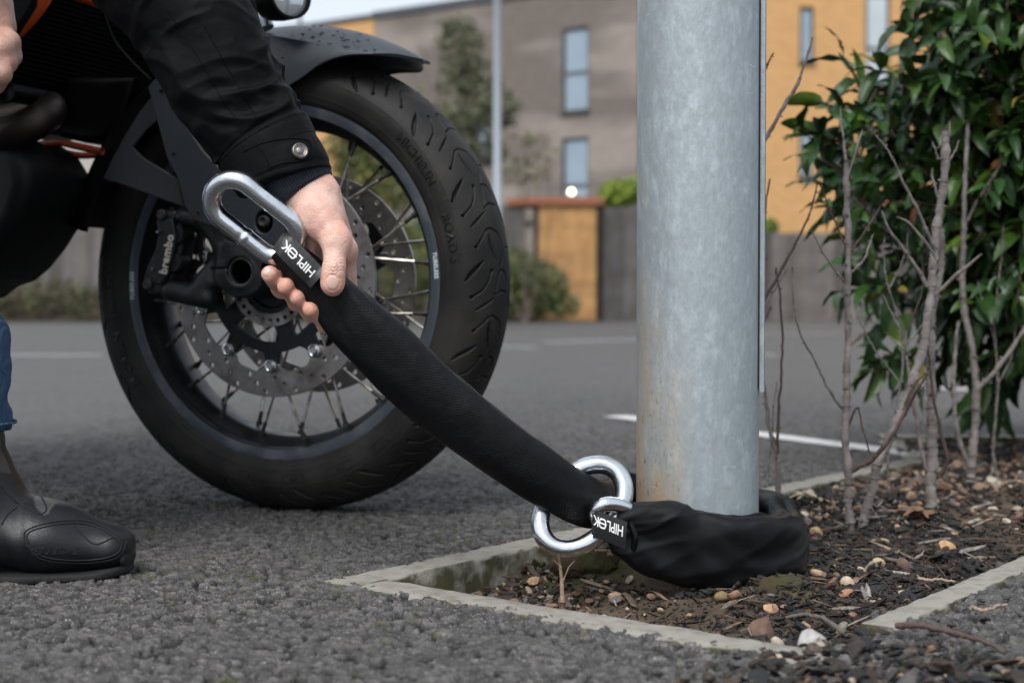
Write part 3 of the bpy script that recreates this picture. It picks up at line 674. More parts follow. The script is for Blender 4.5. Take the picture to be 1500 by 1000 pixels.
# fences
def plankfence(name, label, a, b, h, col, col2, pw=.14, gap=.004):
    a, b = vec(*a), vec(*b); L = np.linalg.norm(b-a); d = (b-a)/L; ang = math.atan2(d[1], d[0]); n0 = int(L/pw)
    mb = MB(); mb2 = MB()
    for i in range(n0):
        t = rng.uniform(.55, 1.35); mb.box((pw*(i+.5), -.012*(i % 2)+rng.normal(0, .002), h/2+rng.normal(0, .008)), (pw-gap, .02, h), t=(t, t, t*rng.uniform(.95, 1.02)))
    root = empty(name, (*a, 0), ang, label=label, cat='fence')
    m = mk(name+'_wood', col, .85, col2=col2, nscale=3, tint=True)
    mb.build('plank_panel', m, root, world=False, smooth=False, tint=True)
    for i in range(0, n0+1, 13):
        p = MB(); p.box((pw*i, .07, h/2), (.1, .1, h+.02)); p.build('post', m, root, world=False, smooth=False)
    for zz in (.35, h-.35):
        p = MB(); p.box((L/2, .03, zz), (L, .035, .09)); p.build('rail', m, root, world=False, smooth=False)
    return root
YF = 26.0
FG, FG2 = (.14, .125, .118), (.10, .088, .083)
plankfence('board_fence', 'long weathered grey board fence at the left behind the motorcycle', P(-500, 460, YF)[:2], P(779, 460, YF)[:2], P(760, 300, YF)[2], (.18, .165, .155), (.13, .118, .11))
plankfence('board_fence', 'grey board fence between the timber shed and the column', P(881, 460, YF)[:2], P(1118, 460, YF)[:2], P(905, 303, YF)[2], (.15, .14, .14), FG2)
plankfence('board_fence', 'grey brown board fence behind the bare twigs, right of the column', P(1119, 460, YF)[:2], P(1900, 460, YF)[:2], P(1160, 341, YF)[2], FG, FG2)
# timber shed
sh = empty('timber_shed', (*P(831, 470, YF-.3)[:2], 0), label='honey coloured timber bin shed with a reddish coping in front of the fence', cat='shed')
M_shed = mk('shed_timber', (.50, .275, .10), .7, col2=(.36, .18, .06), nscale=4, tint=True); x0, x1 = P(782, 400, YF-.3)[0], P(879, 400, YF-.3)[0]; zt = P(831, 300, YF-.3)[2]
mb = MB(); k = int(zt/.12)
for i in range(k):
    t = rng.uniform(.8, 1.1); mb.box(((x0+x1)/2, YF-.3, .02+(i+.5)*zt/k), (x1-x0-.1, .03, zt/k-.006), t=(t, t, t)); mb.box((x0+.02, YF+.3, .02+(i+.5)*zt/k), (.03, 1.15, zt/k-.006), t=(t, t, t)); mb.box((x1-.02, YF+.3, .02+(i+.5)*zt/k), (.03, 1.15, zt/k-.006), t=(t, t, t))
mb.build('cladding', M_shed, sh, smooth=False, tint=True)
for xx in (x0+.035, x1-.035): p = MB(); p.box((xx, YF-.33, zt/2), (.07, .05, zt)); p.build('corner_post', M_shed, sh, smooth=False)
p = MB(); p.box(((x0+x1)/2-.12, YF+.25, zt+.07), (x1-x0+.35, 1.3, .13)); p.build('coping', mk('terracotta_coping', (.30, .11, .06), .8), sh, smooth=False)
co = MB(); q0, q1 = P(742, 300, YF-.05), P(781, 300, YF-.05); co.box(((q0[0]+q1[0])/2, YF-.02, P(760, 296, YF)[2]), (q1[0]-q0[0], .12, .12)); o = co.build('coping_board', bpy.data.materials['terracotta_coping'], smooth=False, base=(q0[0], YF, 1.9)); tag(o, 'reddish coping board on the grey fence left of the timber shed', 'coping')
# lit globe lamp
gp = P(837, 281, YF+1.2); gl = empty('garden_lamp', (gp[0], gp[1], 0), label='small lit globe lamp on a thin post just behind the timber shed', cat='lamp')
p = MB(); p.tube([(gp[0], gp[1]+.02, 0), (gp[0], gp[1]+.02, gp[2]-.04)], .02, 10); p.build('post', M_frame, gl)
V, F = nets(lambda Q: np.linalg.norm(Q-gp, axis=-1)-.055, gp-.07, gp+.07, .008); mesh('globe', V, F, mk('lit_globe', (1, .9, .7), .3, emit=((1, .80, .52), 5)), gl)

# lamp posts
def lamppost(px, Y, r, h, label, ybase=None):
    q = P(px, 480, Y); root = empty('lamp_post', (q[0], q[1], 0), label=label, cat='lamp post')
    m = bpy.data.materials.get('pale_galvanised') or mk('pale_galvanised', (.42, .46, .49), .5, .6)
    p = MB(); p.tube([(0, 0, 0), (0, 0, 1.3)], r*1.25, 20); p.build('base', m, root, world=False)
    p = MB(); p.tube([(0, 0, 1.3), (0, 0, 1.34), (0, 0, h)], [r*1.25, r, r*.8], 20); p.build('shaft', m, root, world=False)
    p = MB(); p.box((0, -.35, h+.03), (.22, .75, .08), bev=.03); p.build('lamp_head', M_frame, root, world=False)
lamppost(728.5, 17.5, .050, 8, 'slim grey lamp post rising just right of the tyre')
lamppost(441, 30, .045, 8.5, 'distant thin lamp post above the mudguard, beside the round lamp')

# far ground strip: verge under hedge
M_verge = mk('verge_litter', (.10, .065, .04), .95, col2=(.055, .06, .025), nscale=2.5)
v = MB(); a = P(-600, 460, 25.1)[:2]
o = mesh('verge', [(-16, 24.4, .02), (0.6, 24.4, .02), (0.6, 26, .05), (-16, 26, .05)], [(0, 1, 2, 3)], M_verge); tag(o, 'brown leaf littered verge along the fence', 'verge', kind='structure')

# foliage makers
def leafcloud(name, mats, parent, blobs, n0, size, cols, flat=.0, mass=.0):
    "many small bent leaf faces through ellipsoid blobs"
    pts = []; wts = np.array([b[1][0]*b[1][1]*b[1][2] for b in blobs]); wts = wts/wts.sum()
    k = rng.choice(len(blobs), n0, p=wts); d = rng.normal(size=(n0, 3)); d /= np.linalg.norm(d, axis=1)[:, None]; r = rng.uniform(.0, 1, (n0, 1))**.42
    c = np.array([b[0] for b in blobs])[k]; e = np.array([b[1] for b in blobs])[k]; p = c+d*r*e
    a = rng.normal(size=(n0, 3)); a /= np.linalg.norm(a, axis=1)[:, None]; b = np.cross(a, rng.normal(size=(n0, 3))); b /= np.linalg.norm(b, axis=1)[:, None]
    s = size*rng.uniform(.6, 1.4, (n0, 1)); nn = np.cross(a, b)
    V = np.stack([p-a*s, p-b*s*.38+nn*s*.1, p+a*s, p+b*s*.38+nn*s*.1], 1)
    T = np.array(cols)[rng.integers(0, len(cols), n0)]*rng.uniform(.7, 1.3, (n0, 1))
    return mesh(name, V.reshape(-1, 3), np.arange(4*n0).reshape(-1, 4), mats, parent, smooth=False, tint=np.repeat(T, 4, 0))
M_leafy = mk('small_leaves', (1, 1, 1), .55, tint=True); 
def stems(parent, base, tips, r, name='trunk', col=(.10, .075, .055)):
    mb = MB()
    for t in tips:
        mid = (np.array(base)+np.array(t))/2+rng.normal(0, .04, 3)*np.linalg.norm(np.array(t)-base)
        mb.tube(cr([base, mid, t], 8), np.linspace(r, r*.25, 8), 6)
    m = bpy.data.materials.get('stem_bark') or mk('stem_bark', col, .85)
    return mb.build(name, m, parent)
def bush(name, label, base, blobs, n0, size, cols, group=None, cat='bush'):
    root = empty(name, base, label=label, cat=cat, group=group)
    stems(root, np.array(base, float), [np.array(b[0])+np.array([0, 0, b[1][2]*.5]) for b in blobs], .03, 'stem')
    leafcloud('foliage', M_leafy, root, blobs, n0, size, cols); return root
GR = [(.05, .085, .018), (.075, .11, .028), (.035, .065, .015), (.11, .13, .04)]
def pb(px, py, Y, rx, rz, ry=None): q = P(px, py, Y); k = Y/FPX; return (tuple(q), (rx*k, (ry or rx)*k, rz*k))
bush('round_bush', 'green bush with pale flower heads between the tyre and the timber shed', (P(775, 470, 24.9)[0], 24.9, 0), [pb(755, 405, 24.9, 48, 45), pb(790, 420, 24.8, 46, 42), pb(825, 445, 24.7, 28, 22), pb(735, 440, 24.8, 40, 28)], 5200, .055, GR+[(.30, .27, .14)])
bush('low_hedge', 'low green and brown hedge along the fence at the far left', (P(60, 470, 25.2)[0], 25.2, 0), [pb(px, 440+6*math.sin(px), 25.2, 40, 28) for px in range(-160, 700, 42)], 9000, .06, [(.07, .085, .03), (.09, .06, .035), (.06, .045, .028), (.10, .11, .04)], cat='hedge')
bush('lime_shrub', 'lime green shrub rising over the fence just left of the column', (P(905, 470, 27.2)[0], 27.2, 0), [pb(905, 285, 27.2, 30, 22), pb(935, 278, 27.2, 26, 20), pb(890, 292, 27.2, 18, 14), pb(1130, 325, 27.5, 12, 10)][:3], 2600, .06, [(.22, .30, .03), (.30, .38, .05), (.15, .22, .03)])
bush('lime_sprig', 'small lime green tuft over the fence just right of the column', (P(1128, 470, 27.2)[0], 27.2, 0), [pb(1128, 332, 27.2, 13, 13)], 500, .05, [(.20, .28, .03), (.12, .18, .03)])
bush('garden_shrub', 'green and yellow shrub seen through the wheel spokes', (P(540, 470, 20)[0], 20, 0), [pb(540, 220, 20, 40, 50), pb(570, 280, 20, 45, 40), pb(600, 380, 20, 60, 60), pb(500, 420, 20, 60, 50), pb(505, 215, 20, 34, 44), pb(525, 260, 20, 40, 40)], 8500, .05, GR+[(.16, .17, .05), (.25, .20, .05)])
# slender trees
def thintree(label, px, Y, top, blobs, n0, cols):
    b = P(px, 480, Y); b[2] = 0; root = empty('young_tree', b, label=label, cat='tree', group='young trees in front of the grey brown block')
    tips = [P(px+rng.normal(0, 3), top, Y)]+[np.array(q[0])+vec(0, 0, q[1][2]*.7) for q in blobs]
    stems(root, b, tips, .035 if n0 > 1000 else .012); leafcloud('crown', M_leafy, root, blobs, n0, .055, cols)
DG = [(.07, .085, .035), (.10, .11, .05), (.05, .07, .03), (.14, .14, .07)]
thintree('young tree with thin grey green foliage left of the slim lamp post', 680, 21, 25, [pb(675, 65, 21, 36, 50), pb(668, 120, 21, 34, 30), pb(705, 120, 21, 34, 40), pb(690, 170, 21, 62, 30), pb(735, 160, 21, 34, 30), pb(655, 200, 21, 34, 36), pb(650, 50, 21, 14, 26), pb(700, 220, 21, 50, 26)], 3000, DG)
thintree('sparse low tree with drooping pale leaves right of the slim lamp post', 770, 20.5, 200, [pb(775, 205, 20.5, 30, 14), pb(800, 225, 20.5, 22, 12), pb(790, 250, 20.5, 30, 10), pb(612, 100, 20.5, 14, 40), pb(770, 250, 20.5, 44, 26)], 330, [(.17, .16, .10), (.22, .20, .13)])
# ================================================================== LAMP COLUMN
PX, PY, PR_ = .2135, 1.635, .0700
def galv_mat(name, base=(.36, .405, .425), stain=True):
    m = mk(name, base, .48, .35); n = m.node_tree.nodes; l = m.node_tree.links; b = n['Principled BSDF']; tc = n.new('ShaderNodeTexCoord')
    mp = n.new('ShaderNodeMapping'); mp.inputs['Scale'].default_value = (1, 1, .45); l.new(tc.outputs['Object'], mp.inputs['Vector'])
    def noise(sc, lo, hi, vec_=mp.outputs[0], det=6, rough=.6):
        t = n.new('ShaderNodeTexNoise'); t.inputs['Scale'].default_value = sc; t.inputs['Detail'].default_value = det; t.inputs['Roughness'].default_value = rough; l.new(vec_, t.inputs['Vector'])
        r = n.new('ShaderNodeMapRange'); r.inputs['From Min'].default_value = lo; r.inputs['From Max'].default_value = hi; l.new(t.outputs['Fac'], r.inputs['Value']); return r.outputs[0]
    def mixc(f, a, c, amt=1):
        x = n.new('ShaderNodeMix'); x.data_type = 'RGBA'
        if amt != 1: q = n.new('ShaderNodeMath'); q.operation = 'MULTIPLY'; q.inputs[1].default_value = amt; l.new(f, q.inputs[0]); f = q.outputs[0]
        l.new(f, x.inputs['Factor'])
        for q, s in ((a, 'A'), (c, 'B')):
            if hasattr(q, 'links'): l.new(q, x.inputs[s])
            else: x.inputs[s].default_value = (*q, 1)
        return x.outputs['Result']
    c = mixc(noise(6, .35, .70), base, tuple(v*.80 for v in base))
    c = mixc(noise(170, .42, .62), c, tuple(v*.82 for v in base), .6)
    c = mixc(noise(75, .50, .68), c, tuple(min(1, v*1.4) for v in base), .6)
    c = mixc(noise(7, .50, .66), c, tuple(v*1.18 for v in base), .5)
    vs = n.new('ShaderNodeTexVoronoi'); vs.inputs['Scale'].default_value = 210; l.new(tc.outputs['Object'], vs.inputs['Vector']); vsc = n.new('ShaderNodeSeparateColor'); l.new(vs.outputs['Color'], vsc.inputs[0]); c = mixc(vsc.outputs[0], c, tuple(v*.78 for v in base), .35)
    mp3 = n.new('ShaderNodeMapping'); mp3.inputs['Scale'].default_value = (1, 1, .08); l.new(tc.outputs['Object'], mp3.inputs['Vector']); c = mixc(noise(55, .58, .72, mp3.outputs[0], 4), c, tuple(v*.72 for v in base), .55)
    if stain:
        v = n.new('ShaderNodeTexVoronoi'); v.inputs['Scale'].default_value = 55; v.feature = 'SMOOTH_F1'; l.new(mp.outputs[0], v.inputs['Vector']); 
        c = mixc(noise(11, .60, .72), c, (.40, .34, .24), .55)
        sx = n.new('ShaderNodeSeparateXYZ'); l.new(tc.outputs['Object'], sx.inputs[0])
        zr_ = n.new('ShaderNodeMapRange'); zr_.inputs['From Min'].default_value = .34; zr_.inputs['From Max'].default_value = .06; l.new(sx.outputs[2], zr_.inputs['Value'])
        xr_ = n.new('ShaderNodeMapRange'); xr_.inputs['From Min'].default_value = -.012; xr_.inputs['From Max'].default_value = -.055; l.new(sx.outputs[0], xr_.inputs['Value'])
        q = n.new('ShaderNodeMath'); q.operation = 'MULTIPLY'; l.new(zr_.outputs[0], q.inputs[0]); l.new(xr_.outputs[0], q.inputs[1])
        q2 = n.new('ShaderNodeMath'); q2.operation = 'MULTIPLY'; l.new(q.outputs[0], q2.inputs[0]); l.new(noise(22, .36, .60, mp3.outputs[0] if False else mp.outputs[0]), q2.inputs[1])
        c = mixc(q2.outputs[0], c, (.44, .34, .23), 1.4)
        # fine grains on the stained side
        q3 = n.new('ShaderNodeMath'); q3.operation = 'MULTIPLY'; l.new(q.outputs[0], q3.inputs[0]); l.new(noise(240, .60, .70), q3.inputs[1])
        c = mixc(q3.outputs[0], c, (.10, .075, .05))
        # scratches
        mp2 = n.new('ShaderNodeMapping'); mp2.inputs['Scale'].default_value = (1, 1, 6); mp2.inputs['Rotation'].default_value = (.5, .7, 0); l.new(tc.outputs['Object'], mp2.inputs['Vector'])
        c = mixc(noise(30, .70, .76, mp2.outputs[0], 3), c, (.62, .66, .68), .7)
    l.new(c, b.inputs['Base Color'])
    bp = n.new('ShaderNodeBump'); bp.inputs['Distance'].default_value = .0006; bp.inputs['Strength'].default_value = 1; l.new(noise(130, .2, .8), bp.inputs['Height']); l.new(bp.outputs[0], b.inputs['Normal'])
    rr = noise(20, .3, .7); r2 = n.new('ShaderNodeMapRange'); r2.inputs['To Min'].default_value = .40; r2.inputs['To Max'].default_value = .62; l.new(rr, r2.inputs['Value']); l.new(r2.outputs[0], b.inputs['Roughness'])
    return m
M_galv = galv_mat('galvanised_column')
col = empty('lamp_column', (PX, PY, 0), label='thick galvanised steel lamp column rising from the planting strip', cat='lamp column')
V, F = revolve([(-.15, PR_), (0, PR_), (.5, PR_), (1.0, PR_), (3.2, PR_)], 128, (0, 0, 0), 'z'); mesh('shaft', V, F, M_galv, col, world=False)
mb = MB(); mb.tube([(0, 0, 3.2), (0, 0, 3.35), (0, 0, 6.0)], [.07, .045, .035], 32); mb.tube([(0, 0, 6.0), (.1, 0, 6.15), (.7, 0, 6.25)], .03, 16); mb.build('upper_shaft', M_galv, col, world=False)
mb = MB(); mb.box((.95, 0, 6.25), (.55, .22, .09), bev=.03); mb.build('lamp_head', M_frame, col, world=False)
# inspection door: curved plate on the right side, standing proud
zb = P(1116, 572, PY)[2]
def doorband(z0, z1, r0, r1, a0, a1, n=24, nz=30):
    a = np.linspace(a0, a1, n); z = np.linspace(z0, z1, nz); V = []
    rad = .012
    for r in (r0, r1):
        for zi in z:
            V += [(r*math.cos(t), r*math.sin(t), zi) for t in a]
    V = np.array(V); m = n*nz
    F = gridfaces(nz, n, False).tolist(); F2 = (gridfaces(nz, n, False)[:, ::-1]+m).tolist(); side = []
    for j in range(n-1): side += [(j, j+1, m+j+1, m+j), ((nz-1)*n+j+1, (nz-1)*n+j, m+(nz-1)*n+j, m+(nz-1)*n+j+1)]
    for i in range(nz-1): side += [(i*n+n, i*n, m+i*n, m+(i+1)*n), (i*n+n-1, (i+1)*n+n-1, m+(i+1)*n+n-1, m+i*n+n-1)]
    return V, F+F2+side
V, F = doorband(zb, zb+.55, PR_+.0012, PR_+.0062, R(-20), R(62)); mesh('inspection_door', V, F, M_galv, col, world=False, sharp=40)
V, F = doorband(zb+.004, zb+.545, PR_+.0002, PR_+.0011, R(-23), R(-20.5), 3); mesh('door_gap_seal', V, F, mk('door_gap', (.012, .012, .012), .9), col, world=False, sharp=40)

# ================================================================== SECURITY CHAIN IN ITS FABRIC SLEEVE
lock = empty('security_chain', (P(905, 850, 1.52)[0], 1.52, 0), label='heavy security chain in a black fabric sleeve, looped round the column and held taut', cat='chain lock')
M_nylon = mk('ballistic_nylon', (.0020, .0022, .0030), .40, spec=.22, col2=(.0032, .0034, .0044), nscale=9, bump=[('weave', 2700, .00016), ('noise', 14, .006)])
UPR = vec(.64, 0, .77)
ctl = []     # x,y,z, wx,wy,wz, hw, ht
def ck(p, w_, hw, ht): ctl.append((*p, *w_, hw, ht))
ck(P(412, 363, 1.442), UPR, .0150, .012)
ck(P(438, 388, 1.442), UPR, .0185, .014)
ck(P(462, 414, 1.442), UPR, .0215, .0150)
ck(P(488, 437, 1.443), UPR, .0235, .0160)
ck(P(512, 462, 1.445), UPR, .0285, .0175)
ck(P(550, 500, 1.448), UPR, .0320, .0175)
ck(P(600, 548, 1.455), UPR, .0335, .0170)
ck(P(680, 616, 1.468), UPR, .0325, .0170)
ck(P(755, 673, 1.480), UPR, .0305, .0180)
ck(P(815, 712, 1.495), vec(.55, .05, .83), .0285, .0185)
ck(P(862, 735, 1.520), vec(.40, .1, .9), .0270, .0185)
ck(vec(.105, 1.575, .075), vec(.1, .1, 1), .026, .019)
ck(vec(.112, 1.655, .066), vec(0, 0, 1), .030, .017)
ck(vec(.145, 1.722, .052), vec(0, 0, 1), .034, .016)
ck(vec(.215, 1.742, .040), vec(0, 0, 1), .036, .016)
ck(vec(.275, 1.722, .037), vec(0, 0, 1), .036, .0165)
ck(vec(.311, 1.675, .032), vec(0, 0, 1), .0370, .018)
ck(vec(.3165, 1.620, .024), vec(0, 0, 1), .0365, .0185)
ck(vec(.298, 1.562, .021), vec(0, 0, 1), .0375, .0175)
ck(vec(.240, 1.532, .026), vec(0, 0, 1), .0385, .0175)
ck(vec(.190, 1.522, .034), vec(0, 0, 1), .0390, .0165)
ck(vec(.150, 1.512, .046), vec(.04, 0, 1), .0360, .0160)
ck(vec(.122, 1.503, .057), vec(.08, 0, 1), .0275, .0140)
ck(vec(.106, 1.500, .062), vec(.10, 0, 1), .0200, .0105)
cc = cr(ctl, 620); pth = cc[:, :3]
for _ in range(8): pth[1:-1] = (pth[:-2]+2*pth[1:-1]+pth[2:])/4
Ltot = np.linalg.norm(np.diff(pth, axis=0), axis=1).sum()
def sdisp(s, a, V):
    ins = sstep(.42, .52, s)      # 0 on the taut run, 1 round the column
    w1 = vnoise(np.stack([s*14+a*.6, a*1.1, 0*s], -1), 1, 31); w2 = vnoise(np.stack([s*38-a*1.5, a*1.6, 0*s], -1), 1, 32); w3 = 1-np.abs(vnoise(np.stack([s*22+a*2.2, a*.8, 0*s], -1), 1, 33))*2
    d = .0014*w1+.0006*w2+ins*(.0032*w1+.0009*w2+.0014*np.maximum(w3, 0))
    dr = 1-np.abs(vnoise(np.stack([s*30+1.6*np.cos(a), a*.5, 0*s+7], -1), 1, 36))*2.4; d = d+ins*.0012*np.maximum(dr, -.2)
    top = np.exp(-((a-.0)/.7)**2)+np.exp(-((a-6.283)/.7)**2)
    d = d+ins*.0045*top*vnoise(np.stack([s*26, 0*s, 0*s], -1), 1, 40)
    d += .0022*np.exp(-(s-.075)**2/.0006)*np.cos(a*2-1)          # pinch at the hand
    d += (1-ins)*.0012*np.maximum(vnoise(np.stack([s*30-a*3, a*.5, 0*s], -1), 1, 41), 0)*np.exp(-(s-.09)**2/.002)*2
    e0 = sstep(0, .012, s); e1 = sstep(0, .012, Ltot-s)
    return d*e0*e1
sl = np.r_[0, np.cumsum(np.linalg.norm(np.diff(pth, axis=0), axis=1))]
V, F, uv = sweep(pth, cc[:, 3:6], cc[:, 6], cc[:, 7]*(1+.05*(1-sstep(.40, .50, sl))*sstep(.05, .12, sl)), 128, 2.0+1.5*sstep(.45, .60, sl), sdisp)
mesh('fabric_sleeve', V, F, M_nylon, lock, uv=uv)
# edge seam along the under side of the taut run
bv = BVHTree.FromPolygons([tuple(v) for v in V], F)
def shoot(px, py, bvh=bv):
    h = bvh.ray_cast(Vector((0, 0, CH)), Vector(ray(px, py)).normalized())
    return (None, None) if h[0] is None else (np.array(h[0]), np.array(h[1]))

# steel links
M_zinc = mk('zinc_plated_steel', (.70, .73, .76), .18, 1.0, col2=(.46, .48, .50), nscale=60, ncontrast=(.45, .75), rvar=.16, bump=[('noise', 45, .0006), ('noise', 300, .00012)])
def stadium(c, ax, ay, hl, r, n=120):
    "closed link centreline: straight half length hl along ax, end radius r"
    pts = []; k = n//4
    for i in range(k): pts.append((-hl+2*hl*i/k, r))
    for i in range(k): t = math.pi/2-math.pi*i/k; pts.append((hl+r*math.cos(t), r*math.sin(t)))
    for i in range(k): pts.append((hl-2*hl*i/k, -r))
    for i in range(k): t = -math.pi/2-math.pi*i/k; pts.append((-hl+r*math.cos(t), r*math.sin(t)))
    return np.array([np.array(c)+x*np.array(ax)+y*np.array(ay) for x, y in pts])
a0, a1 = P(344, 297, 1.430), P(403, 343, 1.437); ax = (a1-a0)/np.linalg.norm(a1-a0)
ay = np.cross(vec(0, -1, 0), ax); ay = ay*(1 if ay[2] > 0 else -1); ay = ay+vec(0, -.42, 0); ay -= ax*np.dot(ay, ax); ay /= np.linalg.norm(ay)
hl = np.linalg.norm(a1-a0)/2; pl = stadium((a0+a1)/2, ax, ay, hl, .0240, 160); rr = np.full(len(pl), .0098)
k = np.arange(160); wi = 160*5//8-3; rr = rr*(1+.10*np.exp(-((k-wi)/1.8)**2)-.05*np.exp(-((k-wi-4)/1.5)**2))
V, F = tube(pl, rr, 28, closed=True); mesh('end_link', V, F, M_zinc, lock)
rc = P(853, 741, 1.507); tl = R(44); ax = vec(math.cos(tl), .30, math.sin(tl)); ax /= np.linalg.norm(ax); ay = vec(-math.sin(tl), .28, math.cos(tl)); ay -= ax*np.dot(ax, ay); ay /= np.linalg.norm(ay)
pr = np.array([rc+ax*(.0535*math.cos(t)*(1-.05*math.sin(t)**2))+ay*.0345*math.sin(t)*(1+.10*math.cos(t)**2) for t in np.linspace(0, 2*math.pi, 140, endpoint=False)])
V, F = tube(pr, .0099, 28, closed=True); mesh('noose_ring', V, F, M_zinc, lock)
ch = cr([P(932, 758, 1.515), P(912, 742, 1.497), P(886, 738, 1.486), P(873, 750, 1.489), P(884, 776, 1.502)], 30)
V, F = tube(ch, .0080, 20); mesh('chain_link', V, F, M_zinc, lock)
# tags with lettering
M_tag = mk('rubber_tag', (.010, .010, .011), .42, spec=.4, bump=[('noise', 250, .0004)])
M_white = mk('white_print', (.78, .78, .78), .5)
def curved_tag(px_quad, lift, thick, nx=30, ny=12, curl=None):
    "px_quad: 4 corner points in world space; returns grid function"
    q = [np.asarray(p, float) for p in px_quad]
    def f(u, v): return (q[0]*(1-u)+q[1]*u)*(1-v)+(q[3]*(1-u)+q[2]*u)*v
    n = np.cross(q[1]-q[0], q[3]-q[0]); n /= np.linalg.norm(n); n = n*(-1 if n[1] > 0 else 1)
    def g(u, v, h=0):
        b = lift(u, v) if callable(lift) else lift; return f(u, v)+n*(b+h)
    V = []
    for h in (0, thick):
        for i in range(nx+1):
            for j in range(ny+1): V.append(g(i/nx, j/ny, h))
    m = (nx+1)*(ny+1); F = gridfaces(nx+1, ny+1, False); F = np.vstack([F, F[:, ::-1]+m]).tolist()
    for i in range(nx): F += [(i*(ny+1), (i+1)*(ny+1), m+(i+1)*(ny+1), m+i*(ny+1)), ((i+1)*(ny+1)+ny, i*(ny+1)+ny, m+i*(ny+1)+ny, m+(i+1)*(ny+1)+ny)]
    for j in range(ny): F += [(j+1, j, m+j, m+j+1), (nx*(ny+1)+j, nx*(ny+1)+j+1, m+nx*(ny+1)+j+1, m+nx*(ny+1)+j)]
    return g, V, F
def logo(g, parent, u0, u1, v0, v1, th):
    "the maker's lettering: HIPL(lock)K, laid along u"
    V, F = text('HIPL', 1, .02, 0, .012, .94); V2, F2 = text('K', 1, .02, 0, .012)
    V = V*[.9, 1.0, 1]; w1 = np.ptp(V[:, 0]); V[:, 0] -= V[:, 0].min(); V2 = V2*[.95, 1.0, 1]; V2[:, 0] -= V2[:, 0].min()
    hh = np.ptp(V[:, 1]); V[:, 1] -= V[:, 1].min(); V2[:, 1] -= V2[:, 1].min()
    def rr_(cx, cy, hx, hy, r, n=8):
        o = []
        for (sx_, sy_, a_) in ((1, 1, 0), (-1, 1, 90), (-1, -1, 180), (1, -1, 270)):
            for i in range(n): t = R(a_+90*i/(n-1)); o.append((cx+sx_*(hx-r)+r*math.cos(t), cy+sy_*(hy-r)+r*math.sin(t)))
        return o
    rx = w1+.07+hh*.52; O, FO = plate([rr_(rx, hh/2, hh*.50, hh*.50, .22), rr_(rx, hh/2, hh*.34, hh*.34, .12)], .04)
    B, FB = plate([rr_(rx, hh/2, hh*.60, .05, .03)], .04)
    V2[:, 0] += rx+hh*.58
    mb = MB(); mb.add(V, F); mb.add(O, FO); mb.add(B+[0, 0, .001], FB); mb.add(V2, F2); A = np.vstack(mb.V); 
    wd = A[:, 0].max(); uu = u0+(A[:, 0]/wd)*(u1-u0); vv = v0+(A[:, 1]/hh)*(v1-v0)
    W = np.array([g(a, b, th+.0004+.0003*(c > 0)) for a, b, c in zip(uu, vv, A[:, 2])])
    return mesh('logo_print', W, mb.F, M_white, parent, smooth=False)
# upper tag: u runs from the fold by the link down the sleeve; lettering reads the other way
qa = [P(456, 422, 1.4235), P(398, 364, 1.4240), P(419, 334, 1.4320), P(478, 398, 1.4225)]
lf = lambda u, v: .0022*math.sin(3.1*v)+.0015*math.sin(u*3.1)-.010*max(0, u-.80)**1.3*4+.0025*max(0, .12-u)*8
g, V, F = curved_tag(qa, lf, .0016, 34, 14); t1 = mesh('name_tag', V, F, M_tag, lock, sharp=40)
logo(g, t1, .13, .88, .70, .32, .0016)
q_ = [P(916, 804, 1.4735), P(866, 783, 1.4790), P(868, 745, 1.4800), P(919, 764, 1.4745)]
lf2 = lambda u, v: .0012*math.sin(3.1*v)-.012*max(0, u-.82)**1.2*3
g, V, F = curved_tag(q_, lf2, .0016, 30, 12); t2 = mesh('name_tag', V, F, M_tag, lock, sharp=40)
logo(g, t2, .10, .97, .80, .42, .0016)
# stitched keeper band beside lower tag
mb = MB(); kk = cr([P(921, 762, 1.492), P(930, 785, 1.489), P(926, 812, 1.492)], 12); V, F = tube(kk, .0035, 10); mesh('stitched_band', V, F, M_nylon, lock)
# ================================================================== PERSON
PB_ = vec(-.62, 1.55, 0)
M_skin = mk('skin', (.68, .45, .37), .46, spec=.45, sss=.18, tint=True, col2=(.58, .32, .25), nscale=70, ncontrast=(.35, .7), bump=[('noise', 380, .0006), ('voronoi', 700, .0003)])
M_nail = mk('fingernail', (.66, .42, .34), .25, spec=.5, coat=.3)
# --- gripping hand, resting on the sleeve
HD = 1.44
W0 = P(437, 250, 1.462); W1_ = P(450, 288, 1.460)
K_th = P(492, 352, 1.430)     # thumb knuckle
T1 = P(489, 392, 1.418); T2 = P(487, 417, 1.417)
KI = P(506, 372, 1.452)      # index knuckle at the outer edge
fing = [   # (knuckle, mid behind the sleeve, wrap, tip), radii
    [P(504, 366, 1.458), P(507, 425, 1.480), P(480, 472, 1.464), P(455, 453, 1.437)],
    [P(495, 348, 1.474), P(482, 420, 1.492), P(457, 455, 1.468), P(436, 436, 1.437)],
    [P(478, 335, 1.484), P(457, 405, 1.494), P(437, 440, 1.468), P(419, 420, 1.435)],
    [P(458, 330, 1.488), P(432, 385, 1.492), P(413, 421, 1.463), P(396, 402, 1.434)]]
frad = [(.0125, .0112, .0105, .0082), (.0125, .0108, .0106, .0088), (.0120, .0105, .0104, .0090), (.0108, .0100, .0104, .0092)]
